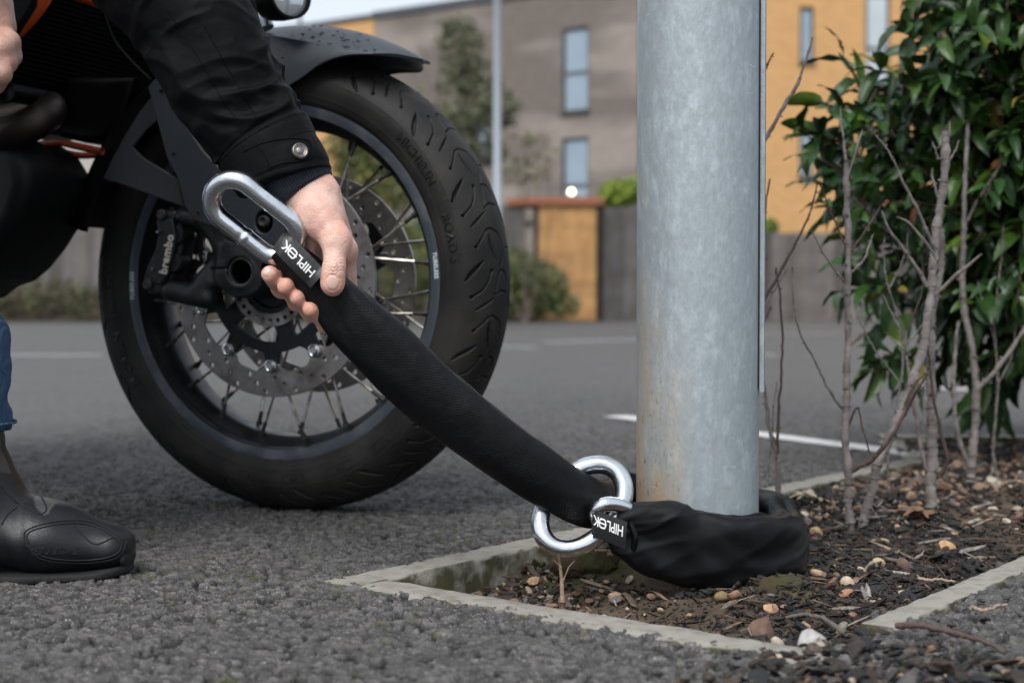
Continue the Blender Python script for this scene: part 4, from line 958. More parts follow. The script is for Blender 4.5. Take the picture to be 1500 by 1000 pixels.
def hand(Q):
    # forearm & wrist: flattened by two side by side capsules
    d = cap(Q, P(405, 200, 1.47), W1_+vec(-.012, .004, 0), .022, .0205)
    d = smin(d, cap(Q, P(418, 200, 1.462), W1_+vec(.010, -.002, .002), .022, .0195), .012)
    # metacarpal mass
    d = smin(d, cap(Q, W1_+vec(-.010, .004, 0), fing[3][0]+vec(.002, -.006, 0), .0200, .0155), .014)
    d = smin(d, cap(Q, W1_+vec(.004, .004, 0), fing[1][0]+vec(-.002, 0, 0), .0215, .0155), .014)
    d = smin(d, cap(Q, W1_+vec(.012, -.002, 0), fing[0][0]+vec(-.003, 0, 0), .0195, .0135), .014)
    # thenar and thumb
    th0 = P(468, 318, 1.442)
    d = smin(d, cap(Q, P(455, 290, 1.452), th0, .0195, .0185), .016)
    d = smin(d, cap(Q, th0, K_th, .0190, .0142), .014)
    th = cap(Q, K_th, T1, .0130, .0106); th = smin(th, ell(Q, K_th+vec(.001, -.003, .0), (.0135, .0115, .0150)), .008)
    th = smin(th, cap(Q, T1, T2, .0108, .0102), .005); th = smin(th, ell(Q, (T1+2*T2)/3+vec(0, -.001, -.002), (.0116, .0098, .0150)), .005)
    d = smin(d, th, .006)
    # web between thumb and index
    d = smin(d, cap(Q, P(484, 345, 1.450), P(497, 372, 1.452), .011, .008), .012)
    for f, r in zip(fing, frad):
        g = cap(Q, f[0], f[1], r[0], r[1]); g = smin(g, ell(Q, f[0], (r[0]*1.06,)*3), .006)
        g = smin(g, cap(Q, f[1], f[2], r[1], r[2]), .004); g = smin(g, ell(Q, f[2], (r[2]*1.05,)*3), .004); g = smin(g, cap(Q, f[2], f[3], r[2], r[3]), .0035)
        d = smin(d, g, .0035)
    # creases over the thumb joints
    ax = (T2-T1)/np.linalg.norm(T2-T1)
    for off, amp in ((-.008, .0007), (-.0045, .0010), (-.0015, .0012), (.002, .0010), (.0055, .0006)):
        t = (Q-T1)@ax; d = d+amp*np.exp(-((t-off+.003*np.sin(Q[..., 0]*400))/.0009)**2)*(np.linalg.norm(Q-T1-ax*off, axis=-1) < .02)*sstep(.0, -.006, Q[..., 1]-T1[1])
    # fold at the thumb root and tendon dip
    a, b = P(478, 352, 1.425), P(488, 333, 1.425); d = d+.0016*np.exp(-(cap(Q, a, b, 0)/.0035)**2)
    d = d+.0022*np.exp(-(cap(Q, P(507, 366, 1.44), P(504, 385, 1.44), 0)/.004)**2)
    d = d-.0006*np.exp(-(cap(Q, P(470, 275, 1.44), P(490, 330, 1.44), 0)/.003)**2)-.0005*np.exp(-(cap(Q, P(452, 285, 1.435), P(470, 325, 1.435), 0)/.0025)**2)
    d = d+.00035*vnoise(Q, 160, 3)+.0006*vnoise(Q, 60, 4)
    # nail: shallow step with free edge
    nc = P(487, 414, 1.4065); q = Q-nc; nd = np.sqrt((q[..., 0]/.0066)**2+((q[..., 2])/.0078)**2+(q[..., 1]/.008)**2)
    d = d+.0007*np.exp(-((nd-1)/.10)**2)
    pc = fing[3][3]+vec(-.003, -.0085, .0035); q = Q-pc; nd = np.linalg.norm(q/np.array([.0052, .007, .0062]), axis=-1); d = d+.0005*np.exp(-((nd-1)/.12)**2)
    return d
lo = P(360, 500, 1.40); hi = P(550, 215, 1.52); lo = vec(-.275, 1.395, .262); hi = vec(-.148, 1.520, .452)
Vh, Fh = nets(hand, lo, hi, .00105)
nc = P(487, 414, 1.4065); pc = fing[3][3]+vec(-.003, -.0085, .0035)
fc = Vh[Fh].mean(1)
mi = ((((fc-nc)/np.array([.0064, .007, .0076]))**2).sum(1) < 1) | ((((fc-pc)/np.array([.0050, .006, .0058]))**2).sum(1) < 1)
red = np.zeros(len(Vh))
for c, r_, a in ((T2, .014, .6), (K_th, .012, .7), (T1, .010, .5), (KI, .014, .6), *[(f[3], .014, .9) for f in fing], *[(f[2], .014, .6) for f in fing]): red = np.maximum(red, a*np.exp(-(np.linalg.norm(Vh-c, axis=1)/r_)**2))
red = np.clip(red+.30*vnoise(Vh, 45, 8)+.1, 0, 1)[:, None]
tint_h = (1-red)*vec(1.06, 1.08, 1.08)+red*vec(1.0, .76, .69)
# --- resting hand at the far left edge of the frame
def P2(x, y, Y=1.50): return P(x, y, Y)
f2 = [[P2(-8, 45, 1.50), P2(13, 62, 1.485), P2(16, 82, 1.49), P2(6, 98, 1.50)], [P2(-22, 50, 1.49), P2(2, 72, 1.472), P2(8, 92, 1.475), P2(-4, 104, 1.49)],
      [P2(-34, 60, 1.482), P2(-14, 84, 1.465), P2(2, 108, 1.466), P2(-6, 124, 1.48)], [P2(-46, 75, 1.48), P2(-30, 100, 1.466), P2(-14, 115, 1.466), P2(-10, 126, 1.48)]]
def hand2(Q):
    d = cap(Q, P2(-90, -70), P2(-30, 0), .030, .024)
    d = smin(d, cap(Q, P2(-25, 0, 1.50), P2(-12, 40, 1.50), .024, .019), .015); d = smin(d, cap(Q, P2(-40, 10, 1.49), P2(-40, 62, 1.488), .022, .017), .02); d = smin(d, cap(Q, P2(-10, 12, 1.505), P2(0, 40, 1.50), .017, .015), .015)
    for f, r in zip(f2, (.0115, .0120, .0115, .010)):
        g = cap(Q, f[0], f[1], r*1.15, r*1.02); g = smin(g, cap(Q, f[1], f[2], r, r*.95), .003); g = smin(g, cap(Q, f[2], f[3], r*.95, r*.85), .003); d = smin(d, g, .0035)
    return d+.0005*vnoise(Q, 70, 4)
V2h, F2h = nets(hand2, vec(-.665, 1.435, .48), vec(-.505, 1.545, .70), .0018)
# --- rest of the body (out of the frame): crouching, head, torso, arms, legs
EL = vec(-.455, 1.470, .745); SH = vec(-.70, 1.43, 1.00); SH2 = vec(-.76, 1.75, 1.00); EL2 = vec(-.80, 1.78, .72); HIP = vec(-1.02, 1.56, .42); KN = vec(-.66, 1.515, .52); AN = vec(-.622, 1.533, .10); KN2 = vec(-.70, 1.74, .10); AN2 = vec(-1.08, 1.73, .09)
HC = vec(-.60, 1.56, 1.22)
def body(Q):
    d = cap(Q, HIP, vec(-.86, 1.57, .80), .125, .135); d = smin(d, cap(Q, SH+vec(-.03, .05, -.05), SH2+vec(-.03, -.05, -.05), .085), .09)
    d = smin(d, cap(Q, vec(-.74, 1.58, 1.03), HC+vec(-.02, 0, -.06), .055, .055), .04)
    d = smin(d, cap(Q, SH, EL, .052, .042), .04); d = smin(d, cap(Q, EL, P(400, 195, 1.468), .040, .024), .02)
    d = smin(d, cap(Q, SH2, EL2, .052, .042), .04); d = smin(d, cap(Q, EL2, P2(-60, -40), .040, .028), .02)
    d = smin(d, cap(Q, HIP+vec(0, -.06, 0), KN, .085, .058), .05); d = smin(d, cap(Q, KN, AN, .055, .040), .03)
    d = smin(d, cap(Q, HIP+vec(0, .06, 0), KN2, .085, .058), .05); d = smin(d, cap(Q, KN2, AN2, .055, .040), .03)
    h = ell(Q, HC+vec(0, 0, .03), (.092, .076, .108)); h = smin(h, ell(Q, HC+vec(.035, 0, -.045), (.060, .052, .065)), .04)
    h = smin(h, cap(Q, HC+vec(.088, 0, .012), HC+vec(.108, 0, -.022), .008, .013), .015)          # nose
    for s in (-1, 1):
        h = smin(h, ell(Q, HC+vec(-.005, .078*s, -.002), (.018, .010, .032)), .008)
        h = smax(h, -ell(Q, HC+vec(.094, .031*s, .015), (.014, .017, .010)), .012); h = smin(h, ell(Q, HC+vec(.076, .031*s, .014), (.012, .012, .011)), .003)
    h = smin(h, cap(Q, HC+vec(.086, -.018, -.052), HC+vec(.086, .018, -.052), .008), .008); h = smax(h, -cap(Q, HC+vec(.097, -.02, -.052), HC+vec(.097, .02, -.052), .0018), .003)
    return smin(d, h, .02)
Vb, Fb = nets(body, vec(-1.25, 1.35, .02), vec(-.235, 1.92, 1.40), .012)
mb = MB(); mb.add(Vh, Fh); mb.add(V2h, F2h); mb.add(Vb, Fb)
T = np.vstack([tint_h, np.tile(vec(.80, .74, .72), (len(V2h), 1)), np.ones((len(Vb), 3))])
person = mesh('person', np.vstack(mb.V), mb.F, [M_skin, M_nail], base=PB_, tint=T, mi=np.r_[mi.astype(int), np.zeros(len(F2h)+len(Fb), int)])
tag(person, 'person crouching in a black jacket, blue jeans and black boots, gripping the sleeve end', 'person')
def hair(Q): return smax(ell(Q, HC+vec(-.012, 0, .045), (.100, .088, .112)), -ell(Q, HC+vec(.09, 0, -.03), (.095, .10, .12)), .02)+.004*vnoise(Q, 60)
V, F = nets(hair, HC-.16, HC+.18, .006); mesh('hair', V, F, mk('brown_hair', (.03, .018, .01), .6, bump=[('noise', 180, .004)]), person)
# --- jacket
M_jack = mk('waxed_jacket', (.0026, .0027, .0034), .60, spec=.09, col2=(.0045, .0044, .0047), nscale=6, bump=[('noise', 1300, .00035), ('noise', 70, .0010)])
M_rib = mk('navy_rib_knit', (.006, .009, .022), .85, sheen=.2)
ar = cr([(*SH, .085, .085), (*(SH*.5+EL*.5+vec(.02, 0, .02)), .078, .078), (*EL, .073, .070), (*P(276, 20, 1.478), .0620, .054), (*P(319, 100, 1.474), .0575, .051), (*P(352, 160, 1.470), .0535, .047), (*P(386, 208, 1.466), .0500, .043), (*P(402, 236, 1.463), .0475, .041), (*P(413, 252, 1.461), .0470, .040), (*P(419, 270, 1.460), .0460, .039)], 560)
pa = ar[:, :3]
wd = np.cross(np.gradient(pa, axis=0), vec(0, 1, 0))
sA = np.r_[0, np.cumsum(np.linalg.norm(np.diff(pa, axis=0), axis=1))]; LA = sA[-1]
def jdisp(s, a, V):
    t = LA-s      # distance from hem
    q = np.stack([t*17+.9*np.sin(a+.6), a*.55+t*4, 0*s], -1); r1 = 1-np.abs(vnoise(q, 1.5, 51))*2.2
    q2 = np.stack([t*34-1.3*np.sin(a-.4), a*.9, 0*s+3], -1); r2 = 1-np.abs(vnoise(q2, 1.3, 52))*2.2
    d = .0042*np.maximum(r1, -.2)**1.0*sstep(.05, .10, t)+.0022*np.maximum(r2, -.3)*sstep(.045, .07, t)+.0030*vnoise(V, 14, 53)+.0008*fbm(V, 60, 3, 54)
    bun = 1-np.abs(vnoise(np.stack([t*40+1.2*np.sin(a*1.0+1), a*.8, 0*s+9], -1), 1, 55))*2.3; d += .0042*np.maximum(bun, -.2)*sstep(.052, .060, t)*sstep(.15, .08, t)
    d += .0030*sstep(.054, .050, t)                # cuff band stands proud
    d -= .0014*np.exp(-((t-.0545)/.0016)**2)        # stitched seam lines
    d -= .0007*np.exp(-((t-.008)/.0010)**2)+.0007*np.exp(-((t-.047)/.0009)**2)
    d -= .0012*np.exp(-((a-4.3-.8*t)/.03)**2)
    d -= .006*sstep(.0025, 0, t)
    return d
V, F, _ = sweep(pa, wd, ar[:, 3], ar[:, 4], 150, 2.1, jdisp)
F = F[:-2]      # open hem
# inner lining ring
n_last = V[-150:]; c_ = n_last.mean(0); tdir = (pa[-1]-pa[-10]); tdir /= np.linalg.norm(tdir)
Vi = np.vstack([c_+(n_last-c_)*.93, c_+(n_last-c_)*.90-tdir*.05]); k = len(V)
F = [list(f) for f in F]
for j in range(150):
    j2 = (j+1) % 150; F += [[k-150+j2, k-150+j, k+j, k+j2], [k+j2, k+j, k+150+j, k+150+j2]]
def torso(Q):
    d = cap(Q, HIP+vec(.02, 0, .02), vec(-.85, 1.57, .82), .150, .160); d = smin(d, cap(Q, SH+vec(-.03, .05, -.05), SH2+vec(-.03, -.05, -.05), .105), .09)
    d = smin(d, cap(Q, SH, SH*.5+EL*.5, .078, .070), .04); d = smin(d, cap(Q, SH2, EL2, .075, .065), .04); d = smin(d, cap(Q, EL2, P2(-75, -50), .06, .046), .02)
    d = smin(d, cap(Q, vec(-.76, 1.58, 1.02), vec(-.72, 1.58, 1.08), .075, .07), .03)
    return d+.006*vnoise(Q, 14)
Vt, Ft = nets(torso, vec(-1.28, 1.25, .24), vec(-.45, 2.0, 1.25), .012)
mb = MB(); mb.add(np.vstack([V, Vi]), F); mb.add(Vt, Ft)
jk = mb.build('jacket', M_jack, person)
bj = BVHTree.FromPolygons([tuple(v) for v in V], [f for f in F if max(f) < len(V)])
def drape(pts_px, bvh, r, lift=.0, n=60):
    p = cr(np.array(pts_px, float), n); out = []
    for x, y in p:
        h, nn = shoot(x, y, bvh)
        if h is not None: out.append(h+nn*lift*(1 if nn[1] < 0 else -1))
    return tube(out, r, 6) if len(out) > 2 else ([], [])
mb = MB()
for c in ([(356, 222), (390, 208), (430, 203), (452, 207), (458, 219), (456, 231), (440, 236), (410, 240), (392, 248)],      # cuff strap
          [(374, 212), (388, 228), (395, 250)], [(300, 40), (345, 120), (380, 180)], [(245, 15), (285, 75), (322, 140), (350, 180)]):
    V_, F_ = drape(c, bj, .0006, .0004, 90)
    if len(V_): mb.add(V_, F_)
mb.build('seam_stitching', M_jack, jk)
# snap button
h, nn = shoot(439, 222, bj); nn = nn*(1 if nn[1] < 0 else -1); ax1 = np.cross(nn, vec(0, 0, 1)); ax1 /= np.linalg.norm(ax1); ax2 = np.cross(nn, ax1)
M4 = Matrix([[*row, h_] for row, h_ in zip(np.array([ax1, nn, ax2]).T.tolist(), h+nn*.0005)]+[[0, 0, 0, 1]])
V, F = revolve([(0, .0085), (.0016, .0084), (.0028, .0076), (.0030, .0070), (.0024, .0064), (.0022, .0052), (.0026, .0048), (.0022, .0040), (.0027, .0034), (.0028, .0001)], 48)
V = V@np.array(M4)[:3, :3].T+np.array(M4)[:3, 3]; mesh('snap_button', V, F, mk('brass_snap', (.20, .18, .17), .42, .9, bump=[('noise', 600, .0004)]), jk, sharp=40)
# rib cuff
rb = cr([(*P(420, 238, 1.462), .0395, .0365), (*P(433, 262, 1.460), .0380, .0355), (*P(443, 280, 1.4595), .0350, .0320), (*P(447, 286, 1.459), .0325, .0280)], 60)
wd = np.cross(np.gradient(rb[:, :3], axis=0), vec(0, 1, 0)); V, F, _ = sweep(rb[:, :3], wd, rb[:, 3], rb[:, 4], 480, 2.1, lambda s, a, V: .0007*np.sin(a*80)+.0010*vnoise(V, 50)-.0015*np.exp(-((s-s.max()*.55)/.0015)**2)*0)
mesh('knit_cuff', V, F, M_rib, jk)
# --- jeans
def jeans(Q):
    d = cap(Q, HIP, HIP+vec(.04, 0, .10), .140, .14); d = smin(d, cap(Q, HIP+vec(0, -.06, 0), KN, .098, .070), .05); d = smin(d, cap(Q, KN, vec(-.608, 1.53, .245), .068, .0585), .03); d = smin(d, cap(Q, vec(-.608, 1.53, .245), vec(-.605, 1.533, .170), .0585, .0600), .02)
    d = smin(d, cap(Q, HIP+vec(0, .06, 0), KN2, .098, .070), .05); d = smin(d, cap(Q, KN2, AN2+vec(.12, 0, 0), .068, .060), .03)
    r = 1-np.abs(vnoise(Q*vec(1, 1, 2.6), 16, 61))*2; d = d-.004*r
    return smax(d, np.where(Q[..., 1] < 1.635, .157+.002*vnoise(Q, 90)-Q[..., 2], .004-Q[..., 2]), .004)
V, F = nets(jeans, vec(-1.22, 1.38, -.01), vec(-.50, 1.88, .66), .007)
mesh('jeans', V, F, mk('denim', (.022, .060, .125), .8, col2=(.045, .10, .18), nscale=30, ncontrast=(.3, .7), bump=[('ribx', 2600, .0004), ('noise', 500, .0006)]), person)
mb = MB()
hem = [(-.605+.0655*math.cos(t), 1.533+.0655*math.sin(t), .166) for t in np.linspace(0, 2*math.pi, 60)]
V, F = tube(hem, .0016, 8); mesh('jeans_hem', V, F, bpy.data.materials['denim'], person)
# --- boots
M_boot = mk('boot_leather', (.0060, .0065, .0080), .32, spec=.45, col2=(.014, .015, .017), nscale=18, ncontrast=(.45, .75), rvar=.2, bump=[('voronoi', 1100, .0002), ('noise', 60, .0005)])
M_sole = mk('boot_sole', (.007, .007, .007), .8, bump=[('noise', 200, .001)])
M_gr = mk('grey_boot_panel', (.045, .043, .042), .32, spec=.5, col2=(.062, .058, .056), nscale=25, bump=[('voronoi', 600, .0003)])
def bootf(Q, y0=1.533):
    q = Q*1.0; q = np.stack([Q[..., 0], (Q[..., 1]-y0)*.72, Q[..., 2]], -1)
    d = cap(q, vec(-.433, 0, .031), vec(-.50, 0, .041), .0245, .0330); d = smin(d, cap(q, vec(-.50, 0, .042), vec(-.580, 0, .060), .0335, .0440), .03)
    d = smin(d, cap(q, vec(-.585, 0, .066), vec(-.650, 0, .080), .0450, .0480), .03); d = smin(d, cap(q, vec(-.675, 0, .050), vec(-.66, 0, .08), .042, .045), .03)
    d = smin(d, cap(q, vec(-.602, 0, .10), vec(-.628, 0, .27), .0540, .054), .035)
    d = smax(d, .007-Q[..., 2], .005)
    # shin panel quilting, toe patch ridge, flex creases
    t = (Q[..., 0]+.60)*.9+(Q[..., 2]-.10)*.25
    m = sstep(.095, .12, Q[..., 2])
    d = d-.0016*m*np.abs(np.sin((Q[..., 0]*.55+Q[..., 2])*math.pi/.021))
    cr_ = np.exp(-((Q[..., 0]+.513+.25*(Q[..., 2]-.05))/.006)**2)+.8*np.exp(-((Q[..., 0]+.535+.3*(Q[..., 2]-.05))/.005)**2)
    d = d+.0013*cr_*(Q[..., 2] < .085)+.0008*vnoise(Q, 45, 2)
    return d*.9
def sole(Q, y0=1.533):
    q = np.stack([Q[..., 0], (Q[..., 1]-y0)*.74, Q[..., 2]*0], -1)
    d = cap(q, vec(-.443, 0, 0), vec(-.52, 0, 0), .0330, .0385); d = smin(d, cap(q, vec(-.52, 0, 0), vec(-.67, 0, 0), .037, .041), .02)
    tz = .0050+.005*sstep(-.46, -.41, Q[..., 0])
    return smax(d+.001, np.abs(Q[..., 2]-tz)-.0048, .003)
Vb_, Fb_ = nets(bootf, vec(-.74, 1.43, .0), vec(-.39, 1.64, .33), .0027)
fcn = Vb_[Fb_].mean(1); pan = inpoly(fcn[:, 0], fcn[:, 2], [(-.492, .070), (-.515, .086), (-.545, .116), (-.58, .135), (-.66, .15), (-.66, .24), (-.40, .24), (-.486, .095)]) & (fcn[:, 1] < 1.533)
boot = mesh('boot', Vb_, Fb_, [M_boot, M_gr], person, mi=pan.astype(int))
V, F = nets(sole, vec(-.74, 1.45, -.004), vec(-.39, 1.62, .026), .0022); mesh('sole', V, F, M_sole, boot, sharp=50)
bb = BVHTree.FromPolygons([tuple(v) for v in Vb_], Fb_.tolist())
mb = MB()
for c in ([(40, 800), (36, 780), (60, 768), (100, 762), (135, 765), (165, 778), (182, 795), (178, 812), (150, 822), (100, 824), (60, 818), (40, 800)],
          [(43, 800), (40, 782), (62, 772), (100, 766), (134, 769), (161, 781), (177, 796), (173, 809), (148, 818), (100, 820), (62, 814), (43, 800)],
          [(2, 712), (20, 732), (45, 746), (62, 752), (68, 744), (58, 724), (42, 712)], [(2, 768), (12, 752), (25, 742)], [(110, 770), (138, 796), (168, 786)], [(166, 820), (180, 806), (186, 792)]):
    V_, F_ = drape(c, bb, .0009, .0002, 90)
    if len(V_): mb.add(V_, F_)
mb.build('piping', M_sole, boot)
V, F = text('SIDI', 1, .01, .15, .015); V = V*[.030, .0105, 1]
wv = []
for v in V:
    h, nn = shoot(79+v[0]*1359, 807-v[1]*1359, bb)
    if h is None: h, nn = P(79+v[0]*1359, 807-v[1]*1359, 1.49), vec(0, -1, 0)
    wv.append(h+nn*(.0007 if v[2] > 0 else -.0005)*(1 if nn[1] < 0 else -1))
mesh('embossed_lettering', wv, F, M_sole, boot, smooth=False)
V, F = nets(lambda Q: ell(Q, vec(-.4165, 1.533, .022), (.0070, .024, .0125)), vec(-.44, 1.48, 0), vec(-.39, 1.57, .05), .002); mesh('toe_slider', V, F, M_sole, boot)
# second boot, behind and out of the frame
mb = MB(); V2_ = Vb_*[1, 1, 1]+vec(-.50, .20, .0); mb.add(V2_, Fb_); mb.build('boot', M_boot, person)
# ================================================================== MOTORCYCLE
TH = R(21); WX, WY, WR = -.3105, 2.045, .325
bike = empty('motorcycle', (WX, WY, 0), -TH, label='dark motorcycle with wire spoked front wheel parked behind the sleeve, orange frame tubes', cat='motorcycle')
BM = np.array(INV['motorcycle'])
def WL(px, py, yl):
    "local point of the motorcycle where the pixel ray meets the plane y=yl"
    o = BM[:3, :3]@vec(0, 0, CH)+BM[:3, 3]; d = BM[:3, :3]@ray(px, py); return o+d*((yl-o[1])/d[1])
AX = vec(0, 0, WR)
M_tyre = mk('tyre_rubber', (.0105, .0100, .0096), .58, spec=.25, col2=(.031, .028, .025), nscale=14, ncontrast=(.4, .75), bump=[('noise', 500, .0004), ('noise', 90, .0003)])
M_blk = mk('black_anodised', (.008, .009, .011), .30, .4, col2=(.018, .020, .024), nscale=20, ncontrast=(.4, .8), rvar=.25, bump=[('noise', 300, .0002)])
M_dirtrim = mk('rim_lip', (.070, .082, .098), .32, .5, col2=(.15, .155, .16), nscale=26, ncontrast=(.45, .8), rvar=.3, bump=[('noise', 200, .0004)])
M_plast = mk('grey_plastic', (.018, .021, .026), .38, spec=.42, col2=(.027, .031, .037), nscale=9, bump=[('voronoi', 900, .0002)])
M_plastd = mk('black_plastic', (.0025, .0025, .003), .5, spec=.12, bump=[('noise', 400, .0004)])
M_cast = mk('cast_dark_alloy', (.012, .014, .017), .42, .2, col2=(.008, .009, .010), nscale=30, bump=[('noise', 260, .0008)])
M_disc = mk('disc_steel', (.42, .39, .37), .34, 1.0, col2=(.17, .15, .14), nscale=40, ncontrast=(.35, .7), rvar=.15)
M_bolt = mk('bright_bolt', (.55, .55, .55), .25, 1.0)
M_spoke = mk('spoke_steel', (.66, .63, .58), .3, 1.0, col2=(.26, .22, .19), nscale=60)
M_nip = mk('spoke_nipple', (.035, .030, .028), .6, .3)
M_white2 = mk('faded_white_print', (.52, .60, .66), .6)
M_orange = mk('orange_frame_paint', (.62, .085, .010), .35, coat=.5, bump=[('noise', 30, .0008)])
# wheel = hub with tyre, rim, spokes, discs
V, F = revolve([(-.065, .018), (-.065, .034), (-.052, .036), (-.050, .052), (-.044, .054), (-.040, .034), (0, .030), (.040, .034), (.044, .054), (.050, .052), (.052, .036), (.065, .034), (.065, .018)], 64, AX, closed=True)
wheel = mesh('front_wheel', V, F, M_blk, bike, world=False, sharp=35)
# tyre
pr = cr([(-.0505, .2475), (-.0545, .2525), (-.0580, .2600), (-.0600, .2700), (-.0604, .2790), (-.0588, .2880), (-.0545, .2968), (-.0480, .3052), (-.0390, .3132), (-.0270, .3198), (-.0140, .3238), (0, .3250)], 104)
pr = np.vstack([pr, (pr[:-1]*[-1, 1])[::-1]])
dq = np.r_[0, np.cumsum(np.hypot(*np.diff(pr, axis=0).T))]; qq = dq-dq[-1]/2
NA = 2000
ang = np.linspace(0, 2*np.pi, NA, endpoint=False); CIRC = 2*math.pi*.325; NP = 17; PT = CIRC/NP
def seg(u, q, a, b, w0, w1):
    ab = np.array(b)-np.array(a); t = np.clip(((u-a[0])*ab[0]+(q-a[1])*ab[1])/(ab@ab), 0, 1)
    d = np.hypot(u-a[0]-t*ab[0], q-a[1]-t*ab[1]); w_ = w0+(w1-w0)*t; return d-w_
def tread(u, q):
    "signed distance (m) to the cut pattern; u along, q across (negative side), one pitch"
    best = np.full(np.broadcast(u, q).shape, 1.); dep = np.zeros_like(best)
    def put(d, depth):
        nonlocal best, dep
        k = np.clip(.5-d/.0008, 0, 1)*depth; dep = np.maximum(dep, k)
    def poly(pts, w, depth, holes=()):
        for a, b in zip(pts[:-1], pts[1:]): put(seg(u, q, a, b, w, w), depth)
        for h in holes: put(np.hypot(u-h[0], q-h[1])-.0021, depth*1.3)
    mm = .001
    def S_(l): return [(a*mm, b*mm) for a, b in l]
    def slash(l, w, depth):
        l = S_(l); n = len(l)
        for i in range(n-1):
            t0, t1 = i/(n-1), (i+1)/(n-1); put(seg(u, q, l[i], l[i+1], w*math.sin(math.pi*(.08+.86*t0))*mm, w*math.sin(math.pi*(.08+.86*t1))*mm), depth)
    for sh in (-PT, 0, PT):
        uu = lambda l: [(a+sh*1000, b) for a, b in l]
        slash(uu([(0, -73), (10, -66), (20, -56), (28, -47)]), 2.6, .0042)
        poly(S_(uu([(-23.6, -64), (-18, -56), (-12.5, -48), (1.4, -39), (14, -35)])), .0007, .0034, S_(uu([(-23.6, -64), (14, -35)])))
        slash(uu([(-42, -57), (-34, -46), (-24, -31)]), 1.7, .0034)
        poly(S_(uu([(48.6, -55), (59.7, -45), (70.8, -36), (73, -28), (67, -15), (57, -9), (40, -6)])), .0007, .0034, S_(uu([(48.6, -55)])))
        slash(uu([(64, -33), (52.8, -32), (38, -29), (27, -25)]), 2.4, .0045)
        poly(S_(uu([(-18, -29), (-12.5, -16), (-14, -3), (-19, 8)])), .0007, .0032)
        poly(S_(uu([(-12.5, -27), (0, -24), (12.5, -20), (16, -14), (12, -6), (-8, 3)])), .0007, .0032)
        slash(uu([(40, -6), (30, -12), (20, -16), (10, -18)]), 1.8, .004)
    return dep
uA = (ang*.325)[:, None]; qA = qq[None, :]
uL = ((uA+PT/2) % PT)-PT/2; uR = ((uA+PT) % PT)-PT/2
dep = np.where(qA <= 0, tread(uL+0*qA, -np.abs(qA)+0*uA), tread(uR+0*qA, -np.abs(qA)+0*uA))
# sidewall relief: thin ribs, tick marks
side = np.abs(qA) > .068
rad = pr[None, :, 1]+0*uA
rib = .0005*np.exp(-((rad-.2545)/.0007)**2)+.0005*np.exp(-((rad-.2625)/.0006)**2)+.0004*np.exp(-((rad-.2862)/.0006)**2)
tick = .0004*np.exp(-((((ang[:, None]*12/math.pi) % 1)-.5)/.006)**2)*(rad > .276)*(rad < .296)
Nn = np.gradient(pr, axis=0); Nn = np.stack([-Nn[:, 1], Nn[:, 0]], 1); Nn /= np.linalg.norm(Nn, axis=1)[:, None]; 
if Nn[104][1] < 0: Nn = -Nn
disp = (-1.35*dep+rib*side+tick*side)
yy = pr[None, :, 0]+Nn[None, :, 0]*disp; rr = pr[None, :, 1]+Nn[None, :, 1]*disp
# slight flat where it stands
V = np.stack([rr*np.cos(ang)[:, None], yy, rr*np.sin(ang)[:, None]], -1).reshape(-1, 3)+AX
V[:, 2] = np.where(V[:, 2] < .003, .003+(V[:, 2]-.003)*.3, V[:, 2])
F = gridfaces(NA, len(pr), False, True)
tyre = mesh('tyre', V, F, M_tyre, wheel, world=False)
# lettering helpers on the near sidewall
def wall_y(r): return np.interp(r, pr[:104, 1], pr[:104, 0])
def ringtext(body, size, r, phi_deg, name, m, parent, yfun, h=.0006, shear=0, bold=0, spacing=1, wide=1.0, box=None):
    V, F = text(body, 1, .5, shear, bold, spacing); V = V*[size*wide, size, 1]
    rr_ = r+V[:, 1]; ph = R(phi_deg)-V[:, 0]/r
    y = yfun(rr_)-np.where(V[:, 2] > 0, h, -h)
    mb = MB(); mb.add(np.stack([rr_*np.cos(ph), y, rr_*np.sin(ph)], -1)+AX, F)
    if box:
        w2, h2 = box; n0 = 60
        for (x0, x1, y0, y1) in ((-w2, w2, h2, h2+.0009), (-w2, w2, -h2-.0009, -h2), (-w2-.0009, -w2, -h2, h2), (w2, w2+.0009, -h2, h2)):
            k = 40 if x1-x0 > .01 else 2; B = []; 
            for i in range(k+1):
                x = x0+(x1-x0)*i/k
                for yv in (y0, y1): a_ = R(phi_deg)-x/r; B.append([(r+yv)*math.cos(a_), yfun(r+yv)-h, (r+yv)*math.sin(a_)])
            mb.add(np.array(B)+AX, gridfaces(k+1, 2, False))
    return mb.build(name, m, parent, world=False, smooth=False)
M_letter = mk('raised_tyre_lettering', (.004, .004, .004), .4)
sw = lambda r: wall_y(np.clip(r, .25, .31))
for body_, ph in (('MICHELIN', 37), ('ROAD 5', 12), ('MICHELIN', 204), ('120/70 ZR 19', 182)):
    ringtext(body_, .0175 if body_ != '120/70 ZR 19' else .0135, .2745, ph, 'sidewall_lettering', M_letter, tyre, sw, .0014, bold=.02, spacing=1.05, wide=1.05)
for ph, w2 in ((262, .018), (276, .017), (292, .020), (308, .022)): ringtext('E  75', .006, .2755, ph, 'sidewall_lettering', M_letter, tyre, sw, .0006, box=(w2, .0055))
